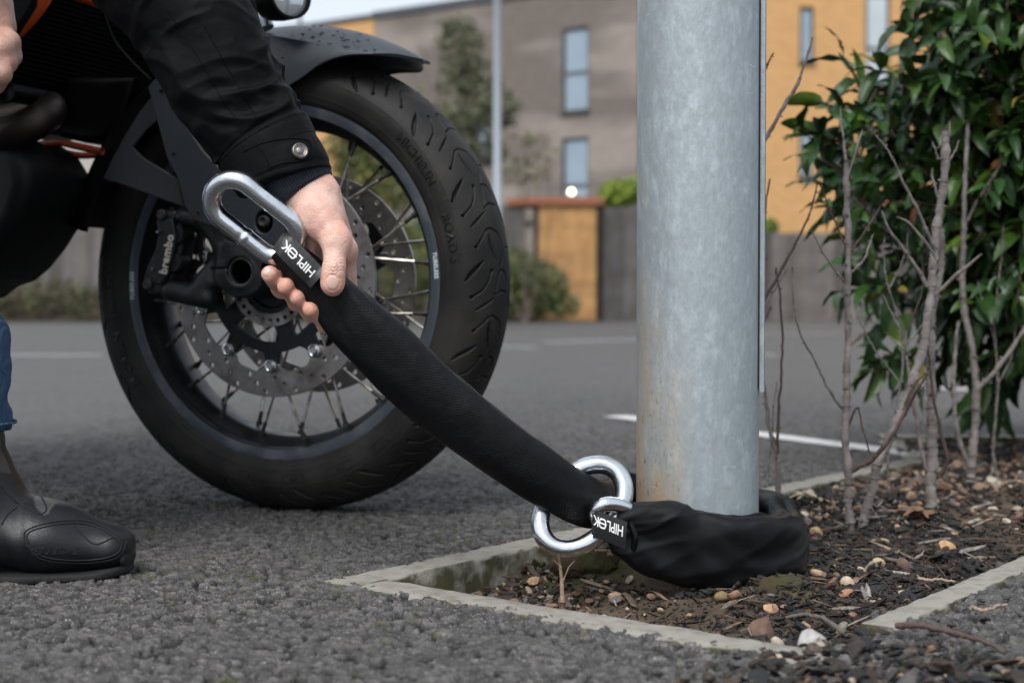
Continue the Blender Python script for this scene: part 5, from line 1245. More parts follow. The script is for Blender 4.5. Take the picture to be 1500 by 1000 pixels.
# rim
rp = [(-.0500, .2440), (-.0515, .2520), (-.0505, .2555), (-.0480, .2562), (-.0462, .2545), (-.0455, .2490), (-.0450, .2420), (-.0440, .2370), (-.0425, .2350), (-.0412, .2340), (-.0380, .2338), (-.0360, .2320), (-.0345, .2290), (-.0320, .2270), (-.0270, .2262), (-.0230, .2245), (-.0200, .2205), (-.0150, .2190), (0, .2185)]
rp = np.array(rp); rp[:, 0] *= 1.0
lip = [(-.0470, .2560), (-.0512, .2556), (-.0520, .2530), (-.0512, .2440), (-.0508, .2380), (-.0500, .2350), (-.0470, .2332), (-.0440, .2330), (-.0400, .2322), (-.0360, .2295), (-.0310, .2250), (-.0240, .2215), (-.0200, .2190), (-.0120, .2180), (0, .2178)]
lip = np.array(lip); full = np.vstack([lip, (lip[:-1]*[-1, 1])[::-1], [(.040, .2450), (0, .2440), (-.040, .2450)]])
V, F = revolve(full, 300, AX, closed=True); fr = V[F].mean(1); rr_ = np.hypot(fr[:, 0], fr[:, 2]-WR)
rim = mesh('rim', V, F, [M_blk, M_dirtrim], wheel, world=False, sharp=28, mi=((rr_ > .2355) & (np.abs(fr[:, 1]) > .046)).astype(int))
rimy = lambda r: np.interp(r, lip[::-1, 1], lip[::-1, 0])
ly = lambda r: np.interp(r, [.2380, .2440, .2530], [-.0508, -.0512, -.0520])
ringtext('TUBELESS', .0085, .2435, 181, 'rim_lettering', M_white2, rim, ly, .0004, shear=.2, bold=.03, spacing=1.1, wide=1.05)
ringtext('TUBELESS.', .0080, .2435, 5, 'rim_lettering', M_white2, rim, ly, .0004, shear=.2, bold=.03, spacing=1.1, wide=.95)
# spokes
NS = 40
for i in range(NS):
    sgn = -1 if i % 2 == 0 else 1; a = 2*math.pi*(i+.5)/NS+.04; k = 1 if (i//2) % 2 == 0 else -1
    ah = a+k*R(52); p0 = AX+vec(.050*math.cos(ah), sgn*.046, .050*math.sin(ah)); p1 = AX+vec(.2215*math.cos(a), -sgn*.0+sgn*.024, .2215*math.sin(a))
    d = (p1-p0)/np.linalg.norm(p1-p0); mb = MB(); mb.tube([p0, p1-d*.016], .0021, 8, 0)
    mb.tube([p1-d*.020, p1-d*.019, p1-d*.006, p1-d*.006, p1+d*.004], [.0024, .0029, .0030, .0042, .0050], 8, 1)
    mb.build('spoke', [M_spoke, M_nip], wheel, world=False, sharp=40)
# brake discs
def disc(y, name, out):
    ro, ri, th = .1600, .1265, .0048
    cs = [circ(0, 0, ro, 160)]; n0 = 160; inn = []
    for i in range(180):
        t = 2*math.pi*i/180; lobe = 0
        for j in range(10):
            dl = (t-2*math.pi*(j+.5)/10+math.pi) % (2*math.pi)-math.pi; lobe = max(lobe, .0125*math.exp(-(dl/.13)**4))
        r_ = ri-lobe; inn.append((r_*math.cos(t), r_*math.sin(t)))
    cs.append(inn)
    for j in range(60):
        t = 2*math.pi*(j+.3)/60; r_ = (.1335, .1435, .1530)[j % 3]; cs.append(circ(r_*math.cos(t), r_*math.sin(t), .0036, 14))
    V, F = plate(cs, th, .0003, 1); mb = MB(); T = Matrix.Translation(Vector((0, y, WR))) @ Matrix.Rotation(math.pi/2, 4, 'X'); mb.add(V, F, 0, M=T)
    d_ = mb.build(name, M_disc, wheel, world=False, sharp=30)
    # carrier
    cs = []
    o_ = []
    for i in range(240):
        t = 2*math.pi*i/240; r_ = .098
        for j in range(10):
            dl = (t-2*math.pi*(j+.5)/10+math.pi) % (2*math.pi)-math.pi; r_ = max(r_, .098+.021*math.exp(-(dl/.105)**6))
        o_.append((r_*math.cos(t), r_*math.sin(t)))
    cs.append(o_); cs.append(circ(0, 0, .036, 60))
    for j in range(5):
        hole = []; a0_ = 2*math.pi*j/5+.15; a1_ = a0_+.95
        for i in range(14): t = a0_+(a1_-a0_)*i/13; hole.append((.083*math.cos(t), .083*math.sin(t)))
        for i in range(14): t = a1_-.12-(a1_-a0_-.24)*i/13; hole.append((.054*math.cos(t), .054*math.sin(t)))
        cs.append(hole)
    V, F = plate(cs, .006, .0008, 1); mb = MB(); T2_ = Matrix.Translation(Vector((0, y+out*.002, WR))) @ Matrix.Rotation(math.pi/2, 4, 'X'); mb.add(V, F, 0, M=T2_)
    mb.build('disc_carrier', M_blk, wheel, world=False, sharp=30)
    for j in range(10):
        t = 2*math.pi*(j+.5)/10; c = (.1165*math.cos(t), y+out*.004, WR+.1165*math.sin(t))
        V, F = revolve([(-.007, .0001), (-.007, .0040), (-.004, .0044), (-.0045, .0060), (-.0055, .0072), (-.005, .0092), (-.003, .0096), (0, .0096), (.006, .0096), (.008, .008), (.008, .0001)][::(1)], 20, c)
        if out > 0: V = (V-c)*[1, -1, 1]+c; F = F[:, ::-1]
        mesh('disc_button', V, F, M_bolt, wheel, world=False, sharp=40)
disc(-.0640, 'brake_disc', -1); disc(.0640, 'brake_disc', 1)
# abs ring
cs = [circ(0, 0, .062, 60), circ(0, 0, .044, 50)]+[circ(.054*math.cos(2*math.pi*j/28), .054*math.sin(2*math.pi*j/28), .0034, 10) for j in range(28)]
V, F = plate(cs, .002, .0002, 0); mb = MB(); mb.add(V, F, M=Matrix.Translation(Vector((0, -.071, WR))) @ Matrix.Rotation(math.pi/2, 4, 'X')); mb.build('sensor_ring', M_disc, wheel, world=False, sharp=30)

# fork bottoms and guards ---------------------------------------------------
YA = -.108
def W(px, py, y=YA): return WL(px, py, y)
axc = WL(353, 398, -.128); axc = vec(axc[0], -.128, axc[2])
ax_l = axc
def forkleg(Q, mir=1):
    Q = Q*vec(1, mir, 1); a = ax_l
    def cy(c, r, y0, y1): return np.maximum(np.hypot(Q[..., 0]-c[0], Q[..., 2]-c[2])-r, np.maximum(y0-Q[..., 1], Q[..., 1]-y1))
    d = cy(a, .0345, -.128, -.080)-.001; g0 = W(318, 318, -.108); g1 = W(285, 432, -.112); g2 = W(252, 425, -.108); g3 = W(268, 318, -.108)
    d = smin(d, cap(Q, a+vec(0, .018, 0), g0, .022, .028), .02)                      # leg up
    d = smin(d, cap(Q, a+vec(-.01, .018, 0), g1+vec(.004, 0, .006), .0145, .0105), .022)    # lower arm
    d = smin(d, cap(Q, g2, W(302, 437, -.112), .0155, .0150), .008)                     # lower boss
    d = smin(d, cap(Q, g3, W(345, 333, -.108), .0115, .0125), .012)                     # upper boss
    d = smin(d, cap(Q, W(330, 370, -.106), W(300, 405, -.106), .010, .010), .02)
    d = smax(d, -(np.hypot(Q[..., 0]-a[0], Q[..., 2]-a[2])-.0185), .003)
    d = smax(d, -rbox(Q, a+vec(-.034, -.01, .004), (.020, .035, .0009), .0005), .001)
    return d+.0005*vnoise(Q, 60)
V, F = nets(lambda Q: forkleg(Q), vec(-.30, -.155, .24), vec(.02, -.06, .50), .0024); fk = mesh('fork_bottom', V, F, M_cast, bike, world=False, sharp=60)
V, F = nets(lambda Q: forkleg(Q, -1), vec(-.30, .06, .24), vec(.02, .155, .50), .005); mesh('fork_bottom', V, F, M_cast, bike, world=False)
V, F = revolve([(-.124, .0165), (-.128, .0185), (-.131, .0215), (-.131, .0245), (-.126, .0255)], 60, (ax_l[0], 0, ax_l[2])); mesh('axle_rim', V, F, M_cast, fk, world=False)
V, F = revolve([(-.129, .0172), (-.129, .0188)], 60, (ax_l[0], 0, ax_l[2])); mesh('axle_edge', V, F, M_disc, fk, world=False)
mb = MB(); mb.tube([(ax_l[0], -.125, ax_l[2]), (ax_l[0], .125, ax_l[2])], .0172, 40, caps=False); mb.tube([(ax_l[0], -.05, ax_l[2]), (ax_l[0], -.045, ax_l[2])], .0172, 30); mb.build('axle', M_blk, bike, world=False)
# fork tubes up out of frame
ft0 = W(342, 318, -.108); fdir = vec(-.42, 0, .89); fdir /= np.linalg.norm(fdir)
for s in (1, -1):
    mb = MB(); a = ft0*vec(1, s, 1); mb.tube([a, a+fdir*.62], .024, 32); mb.build('fork_leg', M_cast, bike, world=False)
# fork guards (traced side plates with rolled edges)
def sideplate(pxs, y, th, name, m, parent=bike, bevel=.002, holes=(), both=False, dish=None):
    c = [tuple(WL(px, py, y)[[0, 2]]) for px, py in pxs]; cs = [c]+[[tuple(WL(px, py, y)[[0, 2]]) for px, py in h] for h in holes]
    V, F = plate(cs, th, bevel, 2); V = np.stack([V[:, 0], -V[:, 2], V[:, 1]], -1)
    out = []
    for s in ((1, -1) if both else (1,)):
        U = V+[0, y, 0]
        if dish: U[:, 1] += dish(U)
        if s < 0: U = U*[1, -1, 1]; F2 = [f[::-1] for f in F]
        else: F2 = F
        out.append(mesh(name, U, F2, m, parent, world=False, sharp=35))
    return out[0]
gd = lambda U: .22*np.maximum(U[:, 0]-(-.19-.45*(U[:, 2]-.5)), 0)*0
gh = [(388+13*math.cos(t), 325+17*math.sin(t)) for t in np.linspace(0, 2*math.pi, 22, endpoint=False)]
sideplate([(218, 127), (233, 112), (262, 165), (300, 222), (338, 262), (380, 268), (420, 300), (432, 345), (415, 372), (385, 362), (350, 348), (322, 336), (300, 328), (285, 322), (272, 302), (262, 262), (246, 232)], -.140, .006, 'fork_guard', M_plast, holes=(gh,), both=True)
V, F = revolve([(-.138, .0001), (-.138, .004), (-.141, .0045), (-.141, .0075), (-.134, .008)], 24, (*[WL(386, 324, -.138)[0]], 0, WL(386, 324, -.138)[2])); mesh('guard_bolt', V, F, M_nip, bike, world=False)
mb = MB(); q = WL(388, 325, -.125); mb.tube([q, q+vec(0, .02, 0)], .019, 30); mb.build('guard_recess', M_plastd, bike, world=False)
for (px, py, r_) in ((236, 134, .0028), (274, 180, .0030), (283, 192, .0034), (254, 226, .002), (290, 312, .0018)):
    q = WL(px, py, -.1442); mb = MB(); mb.tube([q, q+vec(0, -.0012, 0)], r_, 12); mb.build('splash', M_plastd, bike, world=False)
# rear hugger part of the mudguard
sideplate([(196, 216), (212, 232), (236, 246), (262, 262), (272, 304), (238, 292), (205, 280), (172, 268), (160, 266), (152, 262), (166, 232), (183, 200), (205, 165), (226, 138), (240, 170), (215, 192)], -.100, .006, 'mudguard_stay', M_plast, both=True)
def arch(r0, phi0, phi1, wfun, name, m, th=.004, n=80, k=26, drop=.03, skirt=None):
    V = []
    for lay in (0, th):
        for i in range(n):
            t = i/(n-1); ph = R(phi0+(phi1-phi0)*t); wv = wfun(t)
            for j in range(k):
                s = -1+2*j/(k-1); y = wv*math.sin(s*math.pi/2)/math.sin(math.pi/2); rr__ = r0+lay-drop*(abs(s)**3)
                V.append([rr__*math.cos(ph), y*(1+(lay/.08)), WR+rr__*math.sin(ph)])
    m_ = n*k; F = gridfaces(n, k, False); F = np.vstack([F[:, ::-1], F+m_]).tolist()
    for i in range(n-1): F += [(i*k, (i+1)*k, m_+(i+1)*k, m_+i*k), ((i+1)*k+k-1, i*k+k-1, m_+i*k+k-1, m_+(i+1)*k+k-1)]
    for j in range(k-1): F += [(j+1, j, m_+j, m_+j+1), ((n-1)*k+j, (n-1)*k+j+1, m_+(n-1)*k+j+1, m_+(n-1)*k+j)]
    return mesh(name, V, F, m, bike, world=False, sharp=50)
arch(.352, 98, 166, lambda t: .082, 'rear_mudguard', M_plastd, drop=.045)
# front mudguard: loft of three traced curves
N_ = 60
low = np.array([WL(*p, -.080) for p in [(300, 205), (360, 165), (425, 124), (445, 111), (463, 97), (482, 87.5), (500, 82), (518, 79.5), (550, 79), (580, 80), (602, 84), (621, 87.5)]])
cre = np.array([WL(*p, -.066) for p in [(300, 70), (340, 58), (389, 52), (450, 61), (500, 71), (550, 77), (585, 79), (604, 83), (621, 87.5)]])
top = np.array([WL(*p, 0) for p in [(300, 62), (340, 48), (386, 42), (440, 37), (488, 39.5), (542, 51), (584, 67), (606, 78), (622, 88)]])
for arr in (low, cre, top): pass
lo_, cr_, tp_ = cr(low, N_), cr(cre, N_), cr(top, N_)
# narrow towards the tip
tt = np.linspace(0, 1, N_); nar = 1-.88*sstep(.76, 1, tt)
for arr, yv in ((lo_, -.080), (cr_, -.066)):
    ynew = yv*nar
    pxl = None
    arr[:, 1] = ynew
# re-project so that the traced silhouettes hold on their new planes
def reproj(px_list, ys):
    pp = cr(np.array(px_list, float), N_); return np.array([WL(a, b, y) for (a, b), y in zip(pp, ys)])
lo_ = reproj([(300, 205), (360, 165), (425, 124), (445, 111), (463, 97), (482, 87.5), (500, 82), (518, 79.5), (550, 79), (580, 80), (602, 84), (621, 87.5)], -.080*nar)
cr_ = reproj([(300, 70), (340, 58), (389, 52), (450, 61), (500, 71), (550, 77), (585, 79), (604, 83), (621, 87.5)], -.066*nar)
rows_ = []
for i in range(N_):
    L_, C_, T_ = lo_[i], cr_[i], tp_[i]; sec = []
    for t in np.linspace(0, 1, 7)[:-1]: p = L_*(1-t)+C_*t; sec.append(p+vec(0, -.004*math.sin(math.pi*t), 0))
    for t in np.linspace(0, 1, 12): 
        a = t*math.pi/2; sec.append(vec(C_[0]*(1-t)+T_[0]*t, C_[1]*(1-t), C_[2]+(T_[2]-C_[2])*(math.sin(a)*.55+t*.45)))
    rows_.append(sec+[s*vec(1, -1, 1) for s in sec[:-1][::-1]])
A = np.array(rows_); k = A.shape[1]
ctr = A.mean(1, keepdims=True)-vec(0, 0, .06); inner = A+(ctr-A)/np.linalg.norm(ctr-A, axis=2, keepdims=True)*.004
V = np.vstack([A.reshape(-1, 3), inner.reshape(-1, 3)]); m_ = N_*k; F = gridfaces(N_, k, False); F = np.vstack([F, F[:, ::-1]+m_]).tolist()
for i in range(N_-1): F += [((i+1)*k, i*k, m_+i*k, m_+(i+1)*k), (i*k+k-1, (i+1)*k+k-1, m_+(i+1)*k+k-1, m_+i*k+k-1)]
for j in range(k-1): F += [(j, j+1, m_+j+1, m_+j), ((N_-1)*k+j+1, (N_-1)*k+j, m_+(N_-1)*k+j, m_+(N_-1)*k+j+1)]
mg = mesh('front_mudguard', V, F, M_plast, bike, world=False, sharp=24)
bm_ = BVHTree.FromPolygons([tuple(v) for v in (A.reshape(-1, 3))], gridfaces(N_, k, False).tolist())
mb = MB(); o_l = BM[:3, :3]@vec(0, 0, CH)+BM[:3, 3]
for _ in range(70):
    px, py = random.choice([(454, 58), (496, 55), (480, 50), (520, 65), (405, 72), (540, 75), (560, 62)]); px += random.gauss(0, 22); py += random.gauss(0, 9)
    h = bm_.ray_cast(Vector(o_l), Vector(BM[:3, :3]@ray(px, py)).normalized())
    if h[0] is None: continue
    r_ = random.choice([.0006, .0008, .0012, .0020, .0026]); mb.add(*nets(lambda Q: ell(Q, np.array(h[0]), (r_*1.3, r_, r_*.5)), np.array(h[0])-r_*2, np.array(h[0])+r_*2, r_*.5))
wd_ = mb.build('water_drops', mk('wet_drop', (.006, .006, .008), .08, spec=.6), mg, world=False); wd_['kind'] = 'stuff'

# caliper ------------------------------------------------------------------
co_ = [tuple(WL(px, py, -.105)[[0, 2]]) for px, py in [(240, 312), (262, 308), (272, 325), (275, 350), (270, 378), (262, 398), (254, 420), (240, 434), (222, 430), (214, 412), (220, 388), (231, 366), (236, 342), (232, 326)]]
V, F = plate([co_], .034, .006, 3); V = np.stack([V[:, 0], -V[:, 2]-.098, V[:, 1]], -1); cal = mesh('brake_caliper', V, F, M_cast, bike, world=False, sharp=40)
co2 = [tuple(WL(px, py, -.118)[[0, 2]]) for px, py in [(245, 322), (256, 320), (261, 345), (257, 372), (249, 402), (240, 418), (229, 416), (228, 400), (236, 375), (243, 348)]]
V, F = plate([co2], .012, .003, 2); V = np.stack([V[:, 0], -V[:, 2]-.1185, V[:, 1]], -1); mesh('caliper_bridge', V, F, M_cast, cal, world=False, sharp=40)
for (px, py) in ((262, 345), (258, 385)):
    q = WL(px, py, -.11); V, F = revolve([(-.120, .0001), (-.120, .012), (-.117, .0145), (-.095, .015)], 30, (q[0], 0, q[2])); mesh('piston_boss', V, F, M_cast, cal, world=False, sharp=40)
for (px, py, r_, m) in ((238, 315, .0078, M_nip), (218, 417, .0078, M_nip), (234, 340, .0030, M_bolt), (226, 394, .0026, M_bolt)):
    q = WL(px, py, -.114); mb = MB(); mb.tube([q+vec(0, .02, 0), q+vec(0, -.004, 0), q+vec(0, -.006, 0)], [r_, r_, r_*.7], 12); mb.build('caliper_bolt', m, cal, world=False, sharp=40)
V, F = text('brembo', 1, .5, 0, .022, 1.05); qa_, qb_ = WL(239, 401, -.1255), WL(250, 344, -.1255); d = qb_-qa_; Lq = np.linalg.norm(d); d /= Lq; up_ = np.cross(vec(0, -1, 0), d)
up_ = up_*(1 if up_[0] < 0 else -1); sx_ = Lq/np.ptp(V[:, 0]); W_ = (qa_+qb_)/2+V[:, :1]*sx_*d+V[:, 1:2]*.0175*up_+np.where(V[:, 2:] > 0, -.0008, .001)*vec(0, 1, 0)
mesh('caliper_lettering', W_, F, mk('cream_print', (.55, .50, .45), .5), cal, world=False, smooth=False)
# hose & cable
mb = MB(); mb.tube(cr([WL(146, -20, -.13), WL(152, 20, -.13), WL(168, 60, -.135), WL(195, 92, -.14), WL(222, 118, -.142)], 30), .0020, 8); mb.build('speed_sensor_cable', M_plastd, bike, world=False)

# body of the bike behind ----------------------------------------------------
# radiator with fins
ra = WL(45, 60, -.17); rbx = WL(215, 60, -.17)
mb = MB(); zc, zh = (WL(130, 140, -.05)[2]+WL(130, -60, -.05)[2])/2, (WL(130, -60, -.05)[2]-WL(130, 140, -.05)[2])/2
xr_ = -.36
mb.box((xr_, 0, zc), (.03, .40, 2*zh), bev=.004)
k = int(2*zh/.0075)
for i in range(k): mb.box((xr_+.017, 0, zc-zh+.006+(i+.5)*(2*zh-.012)/k), (.006, .38, .0022))
mb.build('radiator', mk('radiator_black', (.0015, .0015, .0017), .8, spec=.05), bike, world=False, sharp=40)
mb = MB()
for s in (-1, 1): mb.tube([(xr_+.005, s*.205, zc-zh), (xr_+.005, s*.205, zc+zh)], .020, 16)
mb.tube([(xr_+.01, -.19, zc-zh-.012), (xr_+.01, .19, zc-zh-.012)], .014, 12); mb.build('radiator_tank', M_plastd, bike, world=False)
# side fairing, dark, between radiator and rider
sideplate([(-120, -80), (60, -80), (52, 10), (20, 60), (-10, 130), (-120, 180)], -.235, .012, 'side_fairing', M_plastd, bevel=.004, both=True)
# orange frame
M_rail = mk('shaded_orange_rail', (.28, .045, .018), .5)  # frame orange darkened and reddened, shade on the lower tubes put into the colour
def mtube(pts, r, name, m, **k_): mb = MB(); mb.tube(cr(pts, 24), r, 20); return mb.build(name, m, bike, world=False)
mtube([WL(74, -30, -.20), WL(52, 8, -.20), WL(26, 38, -.20), WL(-20, 78, -.20)], .0145, 'frame_tube', M_orange)
mtube([WL(85, -18, -.15), WL(120, -8, -.15), WL(150, 2, -.15), WL(182, 13, -.15)], .0120, 'frame_tube', M_orange)
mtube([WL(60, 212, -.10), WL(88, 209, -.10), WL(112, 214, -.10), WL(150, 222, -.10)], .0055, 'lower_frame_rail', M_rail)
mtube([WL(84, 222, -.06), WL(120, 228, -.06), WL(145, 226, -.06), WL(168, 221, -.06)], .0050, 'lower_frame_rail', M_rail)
# exhaust headers
M_exh = mk('burnt_exhaust', (.055, .040, .034), .45, .8, col2=(.022, .018, .018), nscale=14)
mtube([WL(-60, 235, -.19), WL(-10, 205, -.19), WL(40, 186, -.18), WL(72, 165, -.14), WL(60, 150, .0), WL(40, 150, .10)], .024, 'exhaust_header', M_exh)
mtube([WL(-60, 200, -.09), WL(0, 178, -.09), WL(50, 165, -.08), WL(80, 140, -.06)], .022, 'exhaust_header', M_exh)
# engine mass
def engine(Q):
    d = rbox(Q, vec(-.84, 0, .55), (.20, .17, .15), .04); d = smin(d, rbox(Q, vec(-.82, 0, .70), (.18, .20, .12), .03), .04)
    d = smin(d, ell(Q, vec(-.84, -.17, .48), (.12, .05, .12)), .02); d = smin(d, cap(Q, vec(-.62, -.12, .66), vec(-.60, .12, .66), .07), .03)
    return d+.006*np.maximum(np.sin(Q[..., 2]*420), 0)*(Q[..., 2] > .62)+.003*vnoise(Q, 20)
V, F = nets(engine, vec(-1.10, -.27, .28), vec(-.48, .27, .90), .009); mesh('engine', V, F, M_cast, bike, world=False)
# skid plate / engine guard box
ya_ = -.04
pg = [WL(px, py, ya_)[[0, 2]] for px, py in [(-160, 205), (-40, 205), (20, 205), (62, 208), (98, 214), (122, 228), (140, 258), (143, 284), (128, 330), (104, 368), (82, 395), (62, 412), (38, 420), (18, 436), (-30, 450), (-160, 452)]]
V, F = plate([[tuple(p) for p in pg]], .16, .022, 5); V = np.stack([V[:, 0], -V[:, 2]+ya_-.08, V[:, 1]], -1)
sk = mesh('engine_guard', V, F, mk('guard_black', (.005, .0052, .006), .55, spec=.25, col2=(.003, .003, .0035), nscale=12, bump=[('noise', 350, .0005)]), bike, world=False, sharp=40)
sideplate([(50, 120), (228, 120), (206, 190), (176, 214), (150, 214), (116, 206), (104, 172), (92, 168), (90, 200), (60, 205)], -.02, .10, 'dark_gap_block', M_plastd, bevel=.01)  # dark block added to close off the bright opening below the radiator
# tank, seat, tail, rear wheel, handlebar: out of the frame but there
def tank(Q): 
    d = ell(Q, vec(-.62, 0, 1.02), (.30, .19, .16)); d = smin(d, rbox(Q, vec(-1.05, 0, .93), (.32, .13, .06), .05), .10); return smin(d, ell(Q, vec(-.38, 0, 1.06), (.20, .15, .14)), .08)
V, F = nets(tank, vec(-1.5, -.26, .72), vec(-.10, .26, 1.30), .02); mesh('tank_and_seat', V, F, M_plastd, bike, world=False)
V, F = revolve([(-.07, .24), (-.085, .27), (-.07, .305), (0, .325), (.07, .305), (.085, .27), (.07, .24)], 72, (-1.56, 0, .325)); mesh('rear_tyre', V, F, M_tyre, bike, world=False)
V, F = revolve([(-.07, .245), (-.06, .22), (0, .21), (.06, .22), (.07, .245)], 72, (-1.56, 0, .325)); rw = mesh('rear_rim', V, F, M_blk, bike, world=False)
mb = MB(); mb.tube([(-1.56, -.09, .325), (-1.56, .09, .325)], .05, 24)
for i in range(18): a = 2*math.pi*i/18; mb.tube([(-1.56+.05*math.cos(a+.5), -.03, .325+.05*math.sin(a+.5)), (-1.56+.22*math.cos(a), .01, .325+.22*math.sin(a))], .0025, 6)
mb.build('rear_hub', M_blk, bike, world=False)
mb = MB()
for s in (-1, 1): mb.box((-1.18, s*.115, .36), (.75, .04, .07), bev=.015)
mb.build('swingarm', M_cast, bike, world=False)
mb = MB(); mb.tube(cr([(-.52, -.40, 1.18), (-.42, -.22, 1.16), (-.40, 0, 1.13), (-.42, .22, 1.16), (-.52, .40, 1.18)], 30), .012, 12); mb.build('handlebar', M_plastd, bike, world=False)
# silver stay and round lamp above the mudguard
mb = MB(); mb.tube([WL(352, -40, -.06), WL(372, 0, -.06), WL(390, 42, -.06)], .0115, 20); mb.build('lamp_stay', mk('satin_alloy', (.42, .46, .50), .38, .9), bike, world=False)
lc = WL(412, -2, -.09)
ld = vec(.80, -.45, .0); ld /= np.linalg.norm(ld)
Mr = Matrix.Translation(Vector(lc)) @ Vector(ld).to_track_quat('Y', 'Z').to_matrix().to_4x4()
def revM(prof, n, name, m, par, sharp=35):
    V, F = revolve(prof, n); A_ = np.array(Mr); return mesh(name, V@A_[:3, :3].T+A_[:3, 3], F, m, par, world=False, sharp=sharp)
lamp_ = revM([(-.045, .0001), (-.045, .016), (-.030, .026), (-.006, .030), (.018, .0315), (.026, .0315), (.026, .028), (.020, .0275)], 48, 'auxiliary_lamp', M_plastd, bike)
revM([(.0205, .0275), (.0235, .020), (.0250, .010), (.0255, .0001)], 40, 'lamp_glass', mk('lamp_lens', (.55, .58, .60), .06, .6, spec=.8), lamp_)
# ================================================================== PLANTS IN THE BED
M_twig = mk('bare_twig', (.22, .195, .18), .8, col2=(.12, .10, .09), nscale=70, bump=[('noise', 260, .0015), ('noise', 70, .002)])
M_twigd = mk('dark_twig', (.085, .050, .042), .7, col2=(.05, .03, .028), nscale=70, bump=[('noise', 260, .0012)])
def branch(mb, pts, r0, r1, m=0, buds=True, seed=0):
    """pts: (px, py, Y)"""
    p = np.array([P(*q) if len(q) == 3 else q for q in pts]); n = max(12, int(np.linalg.norm(np.diff(p, axis=0), axis=1).sum()/.006)); c = cr(p, n)
    rs = np.random.default_rng(seed+int(pts[0][0])); wob = np.cumsum(rs.normal(0, .0009, (n, 3)), axis=0); wob -= np.linspace(0, 1, n)[:, None]*wob[-1]; c = c+wob*.6
    r = np.linspace(r0, r1, n)*(1+.10*rs.normal(size=n)); r = r*.78; V, F = tube(c, r, 9); mb.add(V, F, m)
    if buds:
        i = 3
        while i < n-1:
            t = c[i+1 if i+1 < n else i]-c[i-1]; t /= np.linalg.norm(t)+1e-9; o = rs.normal(size=3); o -= t*np.dot(o, t); o /= np.linalg.norm(o)
            rb = max(r[i]*.45, .0009); L = r[i]+rs.uniform(.0015, .004); mb.tube([c[i]+o*r[i]*.4, c[i]+o*L+t*.001], [rb*1.2, rb*.6], 6, m)
            V, F = tube(np.array([c[i]-t*.0012, c[i], c[i]+t*.0012]), [r[i]*1.02, r[i]*1.22, r[i]*1.02], 8, False); mb.add(V, F, m); i += rs.integers(3, 7)
    return c
def plant(base, label, parts):
    mats = [M_twig, M_twigd]; b = P(*base); root = empty('bare_shrub', (b[0], b[1], soil_height(np.array([b[0]]), np.array([b[1]]))[0]), label=label, cat='bare shrub', group='leafless stems growing in the planting strip')
    for i, (nm, pts, r0, r1, m) in enumerate(parts):
        mb = MB(); branch(mb, pts, r0, r1, 0, seed=i); mb.build(nm, mats[m], root)
D1, D2 = 1.93, 2.06
plant((1243, 775, 1.90), 'upright bare grey stem nearest the column with a dark side branch', [
    ('stem', [(1247, 785, 1.90), (1243, 740, 1.90), (1243, 690, 1.90), (1238, 640, 1.91), (1241, 560, 1.92), (1243, 470, 1.93), (1243, 400, 1.93), (1241, 320, 1.94), (1240, 235, 1.94)], .0072, .0052, 0),
    ('branch', [(1246, 690, 1.90), (1275, 675, 1.89), (1305, 640, 1.88), (1325, 605, 1.88), (1350, 560, 1.86), (1358, 548, 1.86)], .0045, .0022, 1),
    ('branch', [(1242, 420, 1.93), (1218, 390, 1.92), (1202, 360, 1.91), (1188, 333, 1.90)], .0022, .0010, 0),
    ('branch', [(1243, 405, 1.93), (1262, 385, 1.93), (1274, 360, 1.94), (1280, 342, 1.94)], .0024, .0012, 0),
    ('branch', [(1241, 370, 1.93), (1228, 335, 1.93), (1212, 300, 1.92), (1200, 270, 1.91)], .0022, .0010, 1),
    ('branch', [(1240, 245, 1.94), (1236, 205, 1.94), (1231, 155, 1.95)], .0030, .0012, 0),
    ('branch', [(1241, 260, 1.94), (1252, 228, 1.94), (1263, 190, 1.95)], .0026, .0010, 0),
    ('branch', [(1242, 375, 1.93), (1262, 350, 1.93), (1280, 322, 1.93), (1291, 300, 1.93)], .0028, .0012, 1),
    ('branch', [(1241, 630, 1.91), (1258, 598, 1.90), (1268, 640, 1.90), (1280, 672, 1.9)], .0018, .0012, 1),
    ('branch', [(1237, 600, 1.92), (1214, 570, 1.91), (1196, 530, 1.90), (1172, 485, 1.89), (1164, 440, 1.89), (1161, 392, 1.89)], .0026, .0011, 0)])
